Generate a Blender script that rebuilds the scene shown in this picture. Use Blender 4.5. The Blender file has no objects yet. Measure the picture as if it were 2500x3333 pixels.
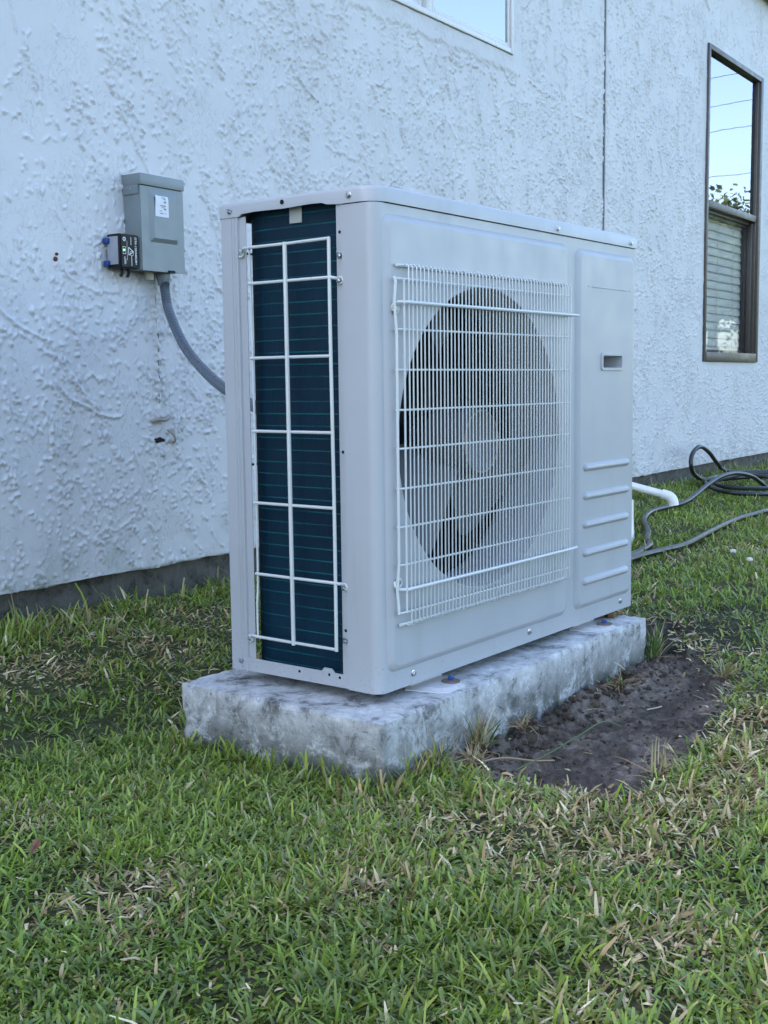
import bpy, bmesh, math, random
import numpy as np
from mathutils import Vector, Matrix, noise
from mathutils.geometry import tessellate_polygon

random.seed(7)
rng = np.random.default_rng(11)
R = math.radians
sc = bpy.context.scene
col = sc.collection

# ------------------------------------------------------------------ camera
cam_d = bpy.data.cameras.new('camera')
cam_d.sensor_fit = 'HORIZONTAL'; cam_d.sensor_width = 36.0
cam_d.lens = 3845.5 / 2500 * 36
cam_d.clip_start = 0.05; cam_d.clip_end = 2000
cam = bpy.data.objects.new('camera', cam_d); col.objects.link(cam)
cam.location = (-1.50597, -1.15449, 0.5143)
cam.rotation_euler = (1.46043, 0.011726, -0.923498)
sc.camera = cam

# ------------------------------------------------------------------ sky and sun (low behind the house: the yard lies in open shade)
SUN_EL, SUN_ROT = R(34), R(-53)
w = bpy.data.worlds.new('World'); sc.world = w; w.use_nodes = True
wt = w.node_tree
sky = wt.nodes.new('ShaderNodeTexSky'); sky.sky_type = 'NISHITA'; sky.sun_disc = False
sky.sun_elevation = SUN_EL; sky.sun_rotation = SUN_ROT
sky.air_density = 1.0; sky.dust_density = 2.0; sky.ozone_density = 1.0
bg = wt.nodes['Background']; wt.links.new(sky.outputs[0], bg.inputs[0])
bg.inputs[1].default_value = 0.13
sun_d = bpy.data.lights.new('sun', 'SUN'); sun_d.energy = 2.5; sun_d.angle = R(0.53); sun_d.color = (1, .93, .84)
sun = bpy.data.objects.new('sun', sun_d); col.objects.link(sun)
sdir = Vector((math.sin(SUN_ROT) * math.cos(SUN_EL), math.cos(SUN_ROT) * math.cos(SUN_EL), math.sin(SUN_EL)))
sun.rotation_euler = (-sdir).to_track_quat('-Z', 'Y').to_euler()
sc.view_settings.view_transform = 'Standard'; sc.view_settings.look = 'None'
sc.view_settings.gamma = 1; sc.view_settings.use_curve_mapping = False
sc.view_settings.exposure = 2.45
sc.cycles.use_denoising = True
sc.cycles.max_bounces = 8

# ------------------------------------------------------------------ helpers
def tag(o, label=None, cat=None, group=None, kind=None):
    if label: o['label'] = label
    if cat: o['category'] = cat
    if group: o['group'] = group
    if kind: o['kind'] = kind
    return o

def empty(name, loc=(0, 0, 0), rz=0.0, **k):
    o = bpy.data.objects.new(name, None); col.objects.link(o)
    o.location = loc; o.rotation_euler = (0, 0, rz); o.empty_display_size = .05
    return tag(o, **k)

def link(name, me, m, parent=None, smooth=True, ang=35, **k):
    if m is not None:
        me.materials.clear()
        for mm in (m if isinstance(m, (list, tuple)) else [m]): me.materials.append(mm)
    if smooth:
        me.polygons.foreach_set('use_smooth', np.ones(len(me.polygons), bool))
        me.set_sharp_from_angle(angle=R(ang))
    o = bpy.data.objects.new(name, me); col.objects.link(o)
    if parent: o.parent = parent
    return tag(o, **k)

def share(o, loc=None, parent=None, **k):
    c = o.copy(); col.objects.link(c); c.parent = parent if parent else o.parent
    if loc is not None: c.location = loc
    return tag(c, **k)

def copy_tree(o, loc):
    c = o.copy(); col.objects.link(c); c.location = loc
    for ch in list(o.children):
        d = ch.copy(); col.objects.link(d); d.parent = c
    return c

class MB:
    def __init__(s): s.v = []; s.f = []
    def add(s, vs, fs):
        n = len(s.v); s.v += [tuple(v) for v in vs]; s.f += [tuple(i + n for i in f) for f in fs]; return s
    def box(s, x0, y0, z0, x1, y1, z1):
        return s.add([(x0,y0,z0),(x1,y0,z0),(x1,y1,z0),(x0,y1,z0),(x0,y0,z1),(x1,y0,z1),(x1,y1,z1),(x0,y1,z1)],
                     [(0,3,2,1),(4,5,6,7),(0,1,5,4),(1,2,6,5),(2,3,7,6),(3,0,4,7)])
    def tube(s, pts, r, n=8, cap=True):
        pts = [Vector(p) for p in pts]; N = len(pts)
        rr = r if isinstance(r, (list, tuple)) else [r] * N
        t = (pts[1] - pts[0]).normalized()
        a = Vector((0, 0, 1)) if abs(t.z) < .9 else Vector((1, 0, 0))
        u = t.cross(a).normalized(); vs = []; fs = []
        for i, p in enumerate(pts):
            t2 = (pts[min(i + 1, N - 1)] - pts[max(i - 1, 0)]).normalized()
            u = (u - t2 * u.dot(t2)).normalized(); w_ = t2.cross(u)
            for k in range(n):
                q = 2 * math.pi * k / n
                vs.append(p + (u * math.cos(q) + w_ * math.sin(q)) * rr[i])
        for i in range(N - 1):
            for k in range(n):
                k2 = (k + 1) % n
                fs.append((i*n + k, i*n + k2, (i+1)*n + k2, (i+1)*n + k))
        if cap:
            fs.append(tuple(range(n - 1, -1, -1))); fs.append(tuple(range((N-1)*n, N*n)))
        return s.add(vs, fs)
    def loft(s, loops, closed=True):
        n = len(loops[0]); vs = [v for l in loops for v in l]; fs = []
        for i in range(len(loops) - 1):
            for k in range(n if closed else n - 1):
                k2 = (k + 1) % n
                fs.append((i*n + k, i*n + k2, (i+1)*n + k2, (i+1)*n + k))
        return s.add(vs, fs)
    def fill(s, loops):
        tris = tessellate_polygon([[Vector(v) for v in l] for l in loops])
        return s.add([v for l in loops for v in l], tris)
    def lathe(s, prof, c, axis='y', n=32, a0=0, a1=2*math.pi):
        full = abs(a1 - a0 - 2*math.pi) < 1e-6; m = n if full else n + 1
        loops = []
        for r, h in prof:
            l = []
            for k in range(m):
                q = a0 + (a1 - a0) * k / n
                ca, sa = math.cos(q) * r, math.sin(q) * r
                if axis == 'y': l.append((c[0] + ca, c[1] + h, c[2] + sa))
                elif axis == 'z': l.append((c[0] + ca, c[1] + sa, c[2] + h))
                else: l.append((c[0] + h, c[1] + ca, c[2] + sa))
            loops.append(l)
        return s.loft(loops, full)
    def mesh(s, name='m', bevel=0, seg=2):
        me = bpy.data.meshes.new(name); me.from_pydata(s.v, [], s.f)
        bm = bmesh.new(); bm.from_mesh(me)
        if bevel:
            es = [e for e in bm.edges if len(e.link_faces) == 2 and e.calc_face_angle() > .6]
            bmesh.ops.bevel(bm, geom=es, offset=bevel, segments=seg, profile=.5, affect='EDGES', clamp_overlap=True)
        bmesh.ops.recalc_face_normals(bm, faces=bm.faces)
        bm.to_mesh(me); bm.free(); me.update()
        return me
    def build(s, name, m, parent=None, bevel=0, seg=2, **k):
        return link(name, s.mesh(name, bevel, seg), m, parent, **k)

def rr(x0, z0, x1, z1, r, y, n=5):
    l = []
    for cx, cz, a in ((x1-r, z1-r, 0), (x0+r, z1-r, 90), (x0+r, z0+r, 180), (x1-r, z0+r, 270)):
        for k in range(n + 1):
            q = R(a + 90 * k / n); l.append((cx + r*math.cos(q), y, cz + r*math.sin(q)))
    return l
def circ(cx, cz, r, y, n=48):
    return [(cx + r*math.cos(2*math.pi*k/n), y, cz + r*math.sin(2*math.pi*k/n)) for k in range(n)]

def smooth_path(pts, sub=8):
    P = [Vector(p) for p in pts]; out = []
    for i in range(len(P) - 1):
        a, b, c, d = P[max(i-1, 0)], P[i], P[i+1], P[min(i+2, len(P)-1)]
        for k in range(sub):
            t = k / sub
            out.append(.5 * ((2*b) + (c-a)*t + (2*a-5*b+4*c-d)*t*t + (3*b-a-3*c+d)*t**3))
    out.append(P[-1]); return out

# ------------------------------------------------------------------ materials
class Mat:
    def __init__(s, name, rough=.5, metal=0, spec=.5):
        s.m = bpy.data.materials.new(name); s.m.use_nodes = True
        s.t = s.m.node_tree; s.b = s.t.nodes['Principled BSDF']
        s.b.inputs['Roughness'].default_value = rough; s.b.inputs['Metallic'].default_value = metal
        s.b.inputs['Specular IOR Level'].default_value = spec
        s.co = s.n('ShaderNodeTexCoord').outputs['Object']
    def n(s, t, **k):
        x = s.t.nodes.new(t)
        for a, b in k.items(): setattr(x, a, b)
        return x
    def l(s, a, b): s.t.links.new(a, b)
    def map(s, scale, co=None):
        m = s.n('ShaderNodeMapping'); s.l(co or s.co, m.inputs[0]); m.inputs['Scale'].default_value = scale
        return m.outputs[0]
    def noise(s, scale, detail=4, rough=.55, co=None, dist=0):
        x = s.n('ShaderNodeTexNoise'); s.l(co or s.co, x.inputs['Vector'])
        x.inputs['Scale'].default_value = scale; x.inputs['Detail'].default_value = detail
        x.inputs['Roughness'].default_value = rough; x.inputs['Distortion'].default_value = dist
        return x.outputs[0]
    def ramp(s, f, stops):
        r = s.n('ShaderNodeValToRGB'); s.l(f, r.inputs[0]); e = r.color_ramp.elements
        while len(e) < len(stops): e.new(.5)
        for k, (p, c) in enumerate(stops):
            e[k].position = p; e[k].color = (*c, 1) if isinstance(c, (tuple, list)) else (c, c, c, 1)
        return r.outputs[0]
    def mix(s, f, a, b, mode='MIX'):
        x = s.n('ShaderNodeMix', data_type='RGBA', blend_type=mode)
        for i, v in ((0, f), (6, a), (7, b)):
            if isinstance(v, (int, float)): x.inputs[i].default_value = v
            elif isinstance(v, tuple): x.inputs[i].default_value = (*v, 1)
            else: s.l(v, x.inputs[i])
        return x.outputs[2]
    def base(s, c):
        if isinstance(c, tuple): s.b.inputs['Base Color'].default_value = (*c, 1)
        else: s.l(c, s.b.inputs['Base Color'])
        return s
    def rough(s, f): s.l(f, s.b.inputs['Roughness']); return s
    def bump(s, h, dist=.001, st=1):
        b = s.n('ShaderNodeBump'); s.l(h, b.inputs['Height']); b.inputs['Distance'].default_value = dist
        b.inputs['Strength'].default_value = st
        if s.b.inputs['Normal'].links: s.l(s.b.inputs['Normal'].links[0].from_socket, b.inputs['Normal'])
        s.l(b.outputs[0], s.b.inputs['Normal']); return s

def m_paint(name, c, rough=.35, dirt=.06, spec=.5):
    M = Mat(name, rough, spec=spec)
    f = M.ramp(M.noise(9, 5, .6), [(.35, (0, 0, 0)), (.75, (1, 1, 1))])
    M.base(M.mix(f, tuple(c), tuple(x * (1 - dirt) for x in c)))
    M.rough(M.ramp(M.noise(30, 3), [(.3, rough * .85), (.7, min(1, rough * 1.2))]))
    M.bump(M.noise(420, 2), .00012)
    return M
def m_powder():
    M = Mat('powder_coat', .36)
    f = M.ramp(M.noise(5, 5, .6), [(.35, 0.), (.75, 1.)])
    c = M.mix(f, (.390, .412, .450), (.365, .384, .418))
    sx = M.n('ShaderNodeSeparateXYZ'); M.l(M.co, sx.inputs[0])
    mr = M.n('ShaderNodeMapRange'); M.l(sx.outputs[2], mr.inputs[0])
    mr.inputs[1].default_value = 0; mr.inputs[2].default_value = .09; mr.inputs[3].default_value = 1; mr.inputs[4].default_value = 0
    sp = M.ramp(M.noise(210, 3, .7), [(.60, 0.), (.68, .8)])          # soil splash near the base
    mm = M.n('ShaderNodeMath', operation='MULTIPLY'); M.l(mr.outputs[0], mm.inputs[0]); M.l(sp, mm.inputs[1])
    c = M.mix(mm.outputs[0], c, (.17, .15, .13))
    st = M.ramp(M.noise(1, 5, .65, co=M.map((16, 16, 2.2))), [(.55, 0.), (.75, .35)])   # faint rain streaks
    c = M.mix(st, c, (.29, .30, .31))
    M.base(c); M.rough(M.ramp(M.noise(14, 4), [(.3, .28), (.7, .46)]))
    M.bump(M.noise(420, 2), .00012); M.bump(M.noise(3.5, 2), .0012, .25)
    return M.m
powder = m_powder()
wirem = m_paint('wire_coating', (.56, .59, .60), .3).m
greybox = m_paint('grey_enamel', (.19, .225, .24), .38, .12).m
pvc = m_paint('white_pvc', (.78, .78, .76), .3, .1).m
vinyl = m_paint('white_vinyl', (.60, .60, .62), .3, .05).m
bronze = m_paint('bronze_aluminium', (.06, .052, .047), .4, .2).m
blackp = m_paint('black_plastic', (.009, .009, .010), .5, .2, .25).m
darkin = m_paint('dark_interior', (.012, .015, .026), .6, .3).m
fanm = m_paint('fan_plastic', (.14, .145, .16), .45, .25, .3).m
zinc = Mat('zinc', .3, 1).base((.55, .56, .58)).m
rubber = m_paint('hose_rubber', (.014, .017, .018), .33, .3).m
blue = Mat('blue_plastic', .35).base((.01, .05, .22)).m
hole_shade = Mat('painted_hole_shade', .9).base((.004, .004, .005)).m  # near-black colour that stands for the shade inside holes and slots
label_m = m_paint('label_paper', (.62, .63, .68), .45, .12).m
ink = Mat('ink', .6).base((.12, .12, .13)).m
whiteink = Mat('white_ink', .6).base((.75, .75, .75)).m
brass = m_paint('aged_brass', (.16, .095, .03), .55, .4).m
washer_m = m_paint('stained_washer', (.20, .15, .12), .6, .5).m
led = Mat('green_led', .4).base((.1, .6, .1))
led.b.inputs['Emission Color'].default_value = (.15, 1, .2, 1); led.b.inputs['Emission Strength'].default_value = 1.2
led = led.m

def m_stucco():
    M = Mat('painted_stucco', .55, spec=.4)
    big = M.ramp(M.noise(1.3, 5, .6), [(.3, (.535, .535, .56)), (.7, (.60, .60, .62))])
    # rain splash and mildew near the foot of the wall
    sx = M.n('ShaderNodeSeparateXYZ'); M.l(M.co, sx.inputs[0])
    mr = M.n('ShaderNodeMapRange'); M.l(sx.outputs[2], mr.inputs[0])
    mr.inputs[1].default_value = .03; mr.inputs[2].default_value = .22; mr.inputs[3].default_value = 1; mr.inputs[4].default_value = 0
    st = M.ramp(M.noise(7, 6, .7), [(.45, 0.), (.7, 1.)])
    mm = M.n('ShaderNodeMath', operation='MULTIPLY'); M.l(mr.outputs[0], mm.inputs[0]); M.l(st, mm.inputs[1])
    sm = M.ramp(M.noise(1, 6, .7, co=M.map((5, 5, .8))), [(.52, 0.), (.74, .5)])
    big = M.mix(sm, big, (.47, .47, .475))
    c = M.mix(mm.outputs[0], big, (.36, .38, .36))
    M.base(c)
    crumb = M.ramp(M.noise(1, 4, .62, co=M.map((95, 95, 52)), dist=.5), [(.52, 0.), (.575, 1.)])
    patch = M.ramp(M.noise(7, 3), [(.42, 0.), (.56, 1.)])
    cm = M.n('ShaderNodeMath', operation='MULTIPLY'); M.l(crumb, cm.inputs[0]); M.l(patch, cm.inputs[1])
    M.bump(cm.outputs[0], .0016, .6)
    M.bump(M.noise(160, 6, .7), .0010, .6)
    M.bump(M.noise(18, 4, .6), .004, .35)
    return M.m
stucco = m_stucco()

def m_concrete(name='concrete', base=(.54, .55, .565), dark=(.10, .105, .10)):
    M = Mat(name, .8, spec=.3)
    a = M.ramp(M.noise(17, 11, .76, dist=.3), [(.35, dark), (.41, tuple(x*.42 for x in base)), (.47, tuple(x*.8 for x in base)), (.55, base), (.70, tuple(min(1, x*1.4) for x in base))])
    sx = M.n('ShaderNodeSeparateXYZ'); M.l(M.co, sx.inputs[0])
    mr = M.n('ShaderNodeMapRange'); M.l(sx.outputs[2], mr.inputs[0])
    mr.inputs[1].default_value = -.118; mr.inputs[2].default_value = -.018; mr.inputs[3].default_value = 1; mr.inputs[4].default_value = .0
    st = M.ramp(M.noise(13, 9, .8, dist=.5), [(.41, 0.), (.50, .95)])
    mm = M.n('ShaderNodeMath', operation='MULTIPLY'); M.l(mr.outputs[0], mm.inputs[0]); M.l(st, mm.inputs[1])
    c = M.mix(mm.outputs[0], a, (.085, .09, .075))
    run = M.ramp(M.noise(1, 6, .7, co=M.map((38, 38, 5))), [(.54, 0.), (.70, .55)])
    c = M.mix(run, c, (.15, .16, .15))
    sp = M.ramp(M.noise(140, 2), [(.66, 0.), (.75, .35)])
    c = M.mix(sp, c, (.10, .11, .10))
    M.base(c); M.bump(M.noise(55, 9, .78), .005, .8)
    pit = M.ramp(M.noise(60, 2), [(.27, 0.), (.33, 1.)]); M.bump(pit, .004, .8); M.bump(M.noise(300, 4), .0008, .6)
    return M.m
concrete = m_concrete()
found_m = m_concrete('foundation_concrete', (.11, .105, .095), (.022, .025, .02))

def m_coil():
    M = Mat('coated_coil', .6, spec=.18)
    sx = M.n('ShaderNodeSeparateXYZ'); M.l(M.co, sx.inputs[0])
    z = M.n('ShaderNodeMath', operation='DIVIDE'); M.l(sx.outputs[2], z.inputs[0]); z.inputs[1].default_value = .0209
    fr = M.n('ShaderNodeMath', operation='FRACT'); M.l(z.outputs[0], fr.inputs[0])
    band = M.ramp(fr.outputs[0], [(0, 1.), (.05, .9), (.10, 0.), (.93, 0.), (1, 1.)])
    pat = M.ramp(M.noise(1, 3, .6, co=M.map((9, 9, 60))), [(.35, .12), (.65, 1.)])
    mm = M.n('ShaderNodeMath', operation='MULTIPLY'); M.l(band, mm.inputs[0]); M.l(pat, mm.inputs[1])
    body = M.ramp(M.noise(5, 3), [(.3, (.0010, .014, .030)), (.7, (.0015, .022, .043))])
    M.base(M.mix(mm.outputs[0], body, (.006, .10, .125)))
    w_ = M.n('ShaderNodeTexWave', wave_type='BANDS', bands_direction='DIAGONAL'); w_.inputs['Scale'].default_value = 130
    cx = M.n('ShaderNodeCombineXYZ'); M.l(sx.outputs[0], cx.inputs[0]); M.l(sx.outputs[1], cx.inputs[1])
    M.l(cx.outputs[0], w_.inputs[0]); w_.inputs['Distortion'].default_value = .2
    M.bump(w_.outputs[0], .0008, .5); M.bump(mm.outputs[0], .0015, .6)
    return M.m
coil_m = m_coil()

def m_attr(name, rough=.5, trans=0.0, spec=.35):
    M = Mat(name, rough, spec=spec)
    at = M.n('ShaderNodeAttribute', attribute_name='Col')
    M.base(at.outputs['Color'])
    if trans:
        tr = M.n('ShaderNodeBsdfTranslucent'); mx = M.n('ShaderNodeMixShader')
        br = M.mix(1.0, at.outputs['Color'], (1.15, 1.25, .7), 'MULTIPLY')
        M.l(br, tr.inputs[0]); mx.inputs[0].default_value = trans
        M.l(M.b.outputs[0], mx.inputs[1]); M.l(tr.outputs[0], mx.inputs[2])
        M.l(mx.outputs[0], M.t.nodes['Material Output'].inputs['Surface'])
    return M.m
grass_m = m_attr('grass_blades', .34, .32, .45)
straw_m = m_attr('straw', .7, .1, .2)

def m_soil():
    M = Mat('soil', .92, spec=.2)
    at = M.n('ShaderNodeAttribute', attribute_name='Col')
    a = M.ramp(M.noise(38, 10, .8), [(.32, .35), (.5, .9), (.68, 1.9)])
    M.base(M.mix(1.0, at.outputs['Color'], a, 'MULTIPLY'))
    M.bump(M.noise(60, 9, .8), .010, 1.0)
    return M.m
soil_m = m_soil()

def m_glass(name, refl, tint=(.85, .9, .9), amt=1.0):
    m = bpy.data.materials.new(name); m.use_nodes = True; t = m.node_tree
    for n_ in list(t.nodes):
        if n_.type != 'OUTPUT_MATERIAL': t.nodes.remove(n_)
    g = t.nodes.new('ShaderNodeBsdfGlossy'); g.inputs['Roughness'].default_value = .012; g.inputs[0].default_value = (.76, .77, .84, 1)
    tr = t.nodes.new('ShaderNodeBsdfTransparent'); tr.inputs[0].default_value = (*tint, 1)
    lw = t.nodes.new('ShaderNodeLayerWeight'); lw.inputs[0].default_value = refl; sc_ = t.nodes.new('ShaderNodeMath'); sc_.operation = 'MULTIPLY'; sc_.inputs[1].default_value = amt; t.links.new(lw.outputs['Fresnel'], sc_.inputs[0])
    mx = t.nodes.new('ShaderNodeMixShader')
    t.links.new(sc_.outputs[0], mx.inputs[0]); t.links.new(tr.outputs[0], mx.inputs[1]); t.links.new(g.outputs[0], mx.inputs[2])
    bp = t.nodes.new('ShaderNodeBump'); ns = t.nodes.new('ShaderNodeTexNoise'); ns.inputs['Scale'].default_value = 2.2
    bp.inputs['Distance'].default_value = .004; bp.inputs['Strength'].default_value = .10
    t.links.new(ns.outputs[0], bp.inputs['Height']); t.links.new(bp.outputs[0], g.inputs['Normal'])
    t.links.new(mx.outputs[0], t.nodes['Material Output'].inputs['Surface'])
    return m
glass_up = m_glass('window_glass', .80)
glass_low = m_glass('screened_glass', .16, (.90, .92, .92), .35)

def color_attr(me, c):
    a = me.color_attributes.new('Col', 'FLOAT_COLOR', 'POINT')
    c = np.concatenate([c, np.ones((len(c), 1))], 1).astype(np.float32)
    a.data.foreach_set('color', c.ravel())

# numpy value noise ------------------------------------------------
def vnoise(x, y, seed=0):
    x = np.asarray(x, float); y = np.asarray(y, float)
    xi = np.floor(x).astype(np.int64); yi = np.floor(y).astype(np.int64); fx = x - xi; fy = y - yi
    fx = fx*fx*(3-2*fx); fy = fy*fy*(3-2*fy)
    def h(a, b):
        n_ = (a * 374761393 + b * 668265263 + seed * 1442695041) & 0xffffffff
        n_ = ((n_ ^ (n_ >> 13)) * 1274126177) & 0xffffffff
        return ((n_ ^ (n_ >> 16)) & 0xffff) / 65535.0
    return (h(xi, yi)*(1-fx) + h(xi+1, yi)*fx)*(1-fy) + (h(xi, yi+1)*(1-fx) + h(xi+1, yi+1)*fx)*fy
def fbm(x, y, oct=4, seed=0, g=.5):
    s = 0; a = 1; t = 0
    for o in range(oct):
        s = s + a * vnoise(x * 2**o, y * 2**o, seed + o * 17); t += a; a *= g
    return s / t
def sstep(a, b, x):
    t = np.clip((x - a) / (b - a), 0, 1); return t*t*(3-2*t)
# ================================================================== THE HOUSE
WANG = math.atan(.045)
WO = Vector((0, 1.1775, 0))                       # wall-local origin; local x runs along the wall, local -y faces the yard
def wl(x, z, off=0.0):                            # wall-local point: x along, off metres out from the wall
    return WO + Vector((x*math.cos(WANG) + off*math.sin(WANG), x*math.sin(WANG) - off*math.cos(WANG), z))
house = empty('stucco_house', WO, WANG, label='white stucco house wall with rough knockdown texture behind the cooling unit', cat='house')
WZ0, WZ1 = .031, 2.74
openings = [(1.28, 1.757, 2.575, 2.55), (4.76, .600, 5.715, 2.288)]     # x0, z0, x1, z1

def stucco_field():
    X0, X1, d = -1.3, 6.7, .0025
    nx, nz = int((X1-X0)/d), int((WZ1-0)/d)
    H = np.zeros((nz, nx), np.float32)
    gx = X0 + np.arange(nx) * d; gz = np.arange(nz) * d
    wx = (vnoise(*np.meshgrid(gx*170, gz*170), 3) - .5).astype(np.float32)
    wx2 = (vnoise(*np.meshgrid(gx*330, gz*330), 9) - .5).astype(np.float32)
    L = []
    def lump(x, z, a, b, ang, h): L.append((x, z, a, b, ang, h))
    def dens(x, z):
        m = float(fbm(x*2.3, z*2.0, 3, 41))
        dd = sstep(.38, .56, m) * .78 + .22
        if x > 1.0: dd = min(1.0, dd + .25)
        return dd
    area = (X1-X0) * WZ1
    # trowel streaks: chains of lumps, leaning to the right as they fall
    for _ in range(int(area * 150)):
        x, z = random.uniform(X0, X1), random.uniform(0, WZ1)
        if random.random() > dens(x, z): continue
        if random.random() < .8: th = R(-90 + random.gauss(14 if x < 1.2 else 5, 13))
        else: th = R(random.uniform(-180, 180))
        ln = random.uniform(.03, .17) * (1.4 if random.random() < .15 else 1); s = 0; cv = random.gauss(0, 2.2)
        gap = random.uniform(.009, .020); wide = random.choice((1, 1, 1.3, 1.8)); amp = random.uniform(.6, 1.1)
        ph = random.uniform(0, 6)
        while s < ln:
            x += math.cos(th) * gap * random.uniform(.6, 1.4); z += math.sin(th) * gap * random.uniform(.6, 1.4)
            s += gap; th += cv * gap
            if random.random() < .18: continue
            j = random.gauss(0, .0035)
            lump(x + j*math.sin(th), z - j*math.cos(th), random.uniform(.0035, .0095) * (1.5 if x > 1 else 1), random.uniform(.0018, .0036) * wide**.5,
                 th + random.gauss(0, .35 if x > 1 else .65), random.uniform(.8, 2.2) * amp * .001)
    # continuous ridges
    for _ in range(int(area * 8)):
        x, z = random.uniform(X0, X1), random.uniform(0, WZ1); th = R(-90 + random.gauss(20 if x < 1.2 else 4, 16)); ln = random.uniform(.06, .28)
        h = random.uniform(1.0, 2.0)*.001; s = 0; cv = random.gauss(0, 1.5)
        while s < ln:
            x += math.cos(th)*.0055; z += math.sin(th)*.0055; s += .0055; th += cv*.0055 + random.gauss(0, .09)
            lump(x, z, .0055, random.uniform(.0020, .0034), th, h * random.uniform(.7, 1.1))
    # loose crumbs in clusters
    for _ in range(int(area * 420)):
        x, z = random.uniform(X0, X1), random.uniform(0, WZ1)
        if random.random() > dens(x, z): continue
        for k in range(random.randint(2, 8)):
            lump(x + random.gauss(0, .017), z + random.gauss(0, .020), random.uniform(.0025, .0070), random.uniform(.0018, .0036),
                 R(-90 + random.gauss(15, 55)), random.uniform(.6, 1.7)*.001)
    # bumpy caulk line under the disconnect box
    z = .79
    while z > .39:
        lump(.627 + random.gauss(0, .004), z, random.uniform(.004, .010), random.uniform(.003, .005), random.uniform(0, 3), random.uniform(1, 2.4)*.001); z -= .006
    for (x, z, a, b, ang, h) in L:
        rad = max(a, b) * 1.3 + .003
        i0, i1 = int((x-rad-X0)/d), int((x+rad-X0)/d) + 2; j0, j1 = int((z-rad)/d), int((z+rad)/d) + 2
        i0 = max(i0, 0); j0 = max(j0, 0); i1 = min(i1, nx); j1 = min(j1, nz)
        if i1 <= i0 or j1 <= j0: continue
        dx = gx[i0:i1][None, :] - x; dz = gz[j0:j1][:, None] - z
        c_, s_ = math.cos(ang), math.sin(ang)
        u = (dx*c_ + dz*s_) / a; v = (-dx*s_ + dz*c_) / b
        q = np.sqrt(u*u + v*v) + 1.0 * wx[j0:j1, i0:i1] + .7 * wx2[j0:j1, i0:i1]
        t = np.clip((1.25 - q) / .34, 0, 1)
        sub = H[j0:j1, i0:i1]
        np.maximum(sub, (3.8 * h * t*t*(3-2*t)).astype(np.float32), out=sub)
    GX, GZ = np.meshgrid(gx, gz)
    base = (fbm(GX*3, GZ*3, 3, 5) - .5) * .006 + (fbm(GX*16, GZ*16, 3, 8) - .5) * .0016
    # hand-trowelled bands: patched mortar below and beside the white window
    band = sstep(1.69, 1.70, GZ) * sstep(1.757, 1.752, GZ) * sstep(1.2, 1.3, GX) * (1 - sstep(2.62, 2.64, GX))
    edge = 1.69 + .022 * (fbm(GX*26, GZ*9, 4, 77, .7) - .5) * 2
    b1 = sstep(edge-.006, edge+.010, GZ) * (1 - sstep(2.63, 2.65, GX)) * sstep(1.0, 1.1, GX)
    e2 = 2.64 + .010 * (fbm(GZ*22, GZ*0, 3, 78) - .5) * 2
    b2 = sstep(2.56, 2.57, GX) * (1 - sstep(e2-.003, e2+.004, GX)) * sstep(1.69, 1.70, GZ)
    bb = np.clip(np.maximum(b1, b2), 0, 1)
    H *= (1 - .85*bb)
    H2 = H + base + bb * (.003 + .003 * fbm(GX*40, GZ*40, 3, 6))
    # smooth margin round the bronze window
    m = sstep(4.70, 4.73, GX) * (1 - sstep(5.76, 5.79, GX)) * sstep(.54, .57, GZ) * (1 - sstep(2.30, 2.33, GZ))
    H2 -= m * (H * .8)
    return X0, d, H2

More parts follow.
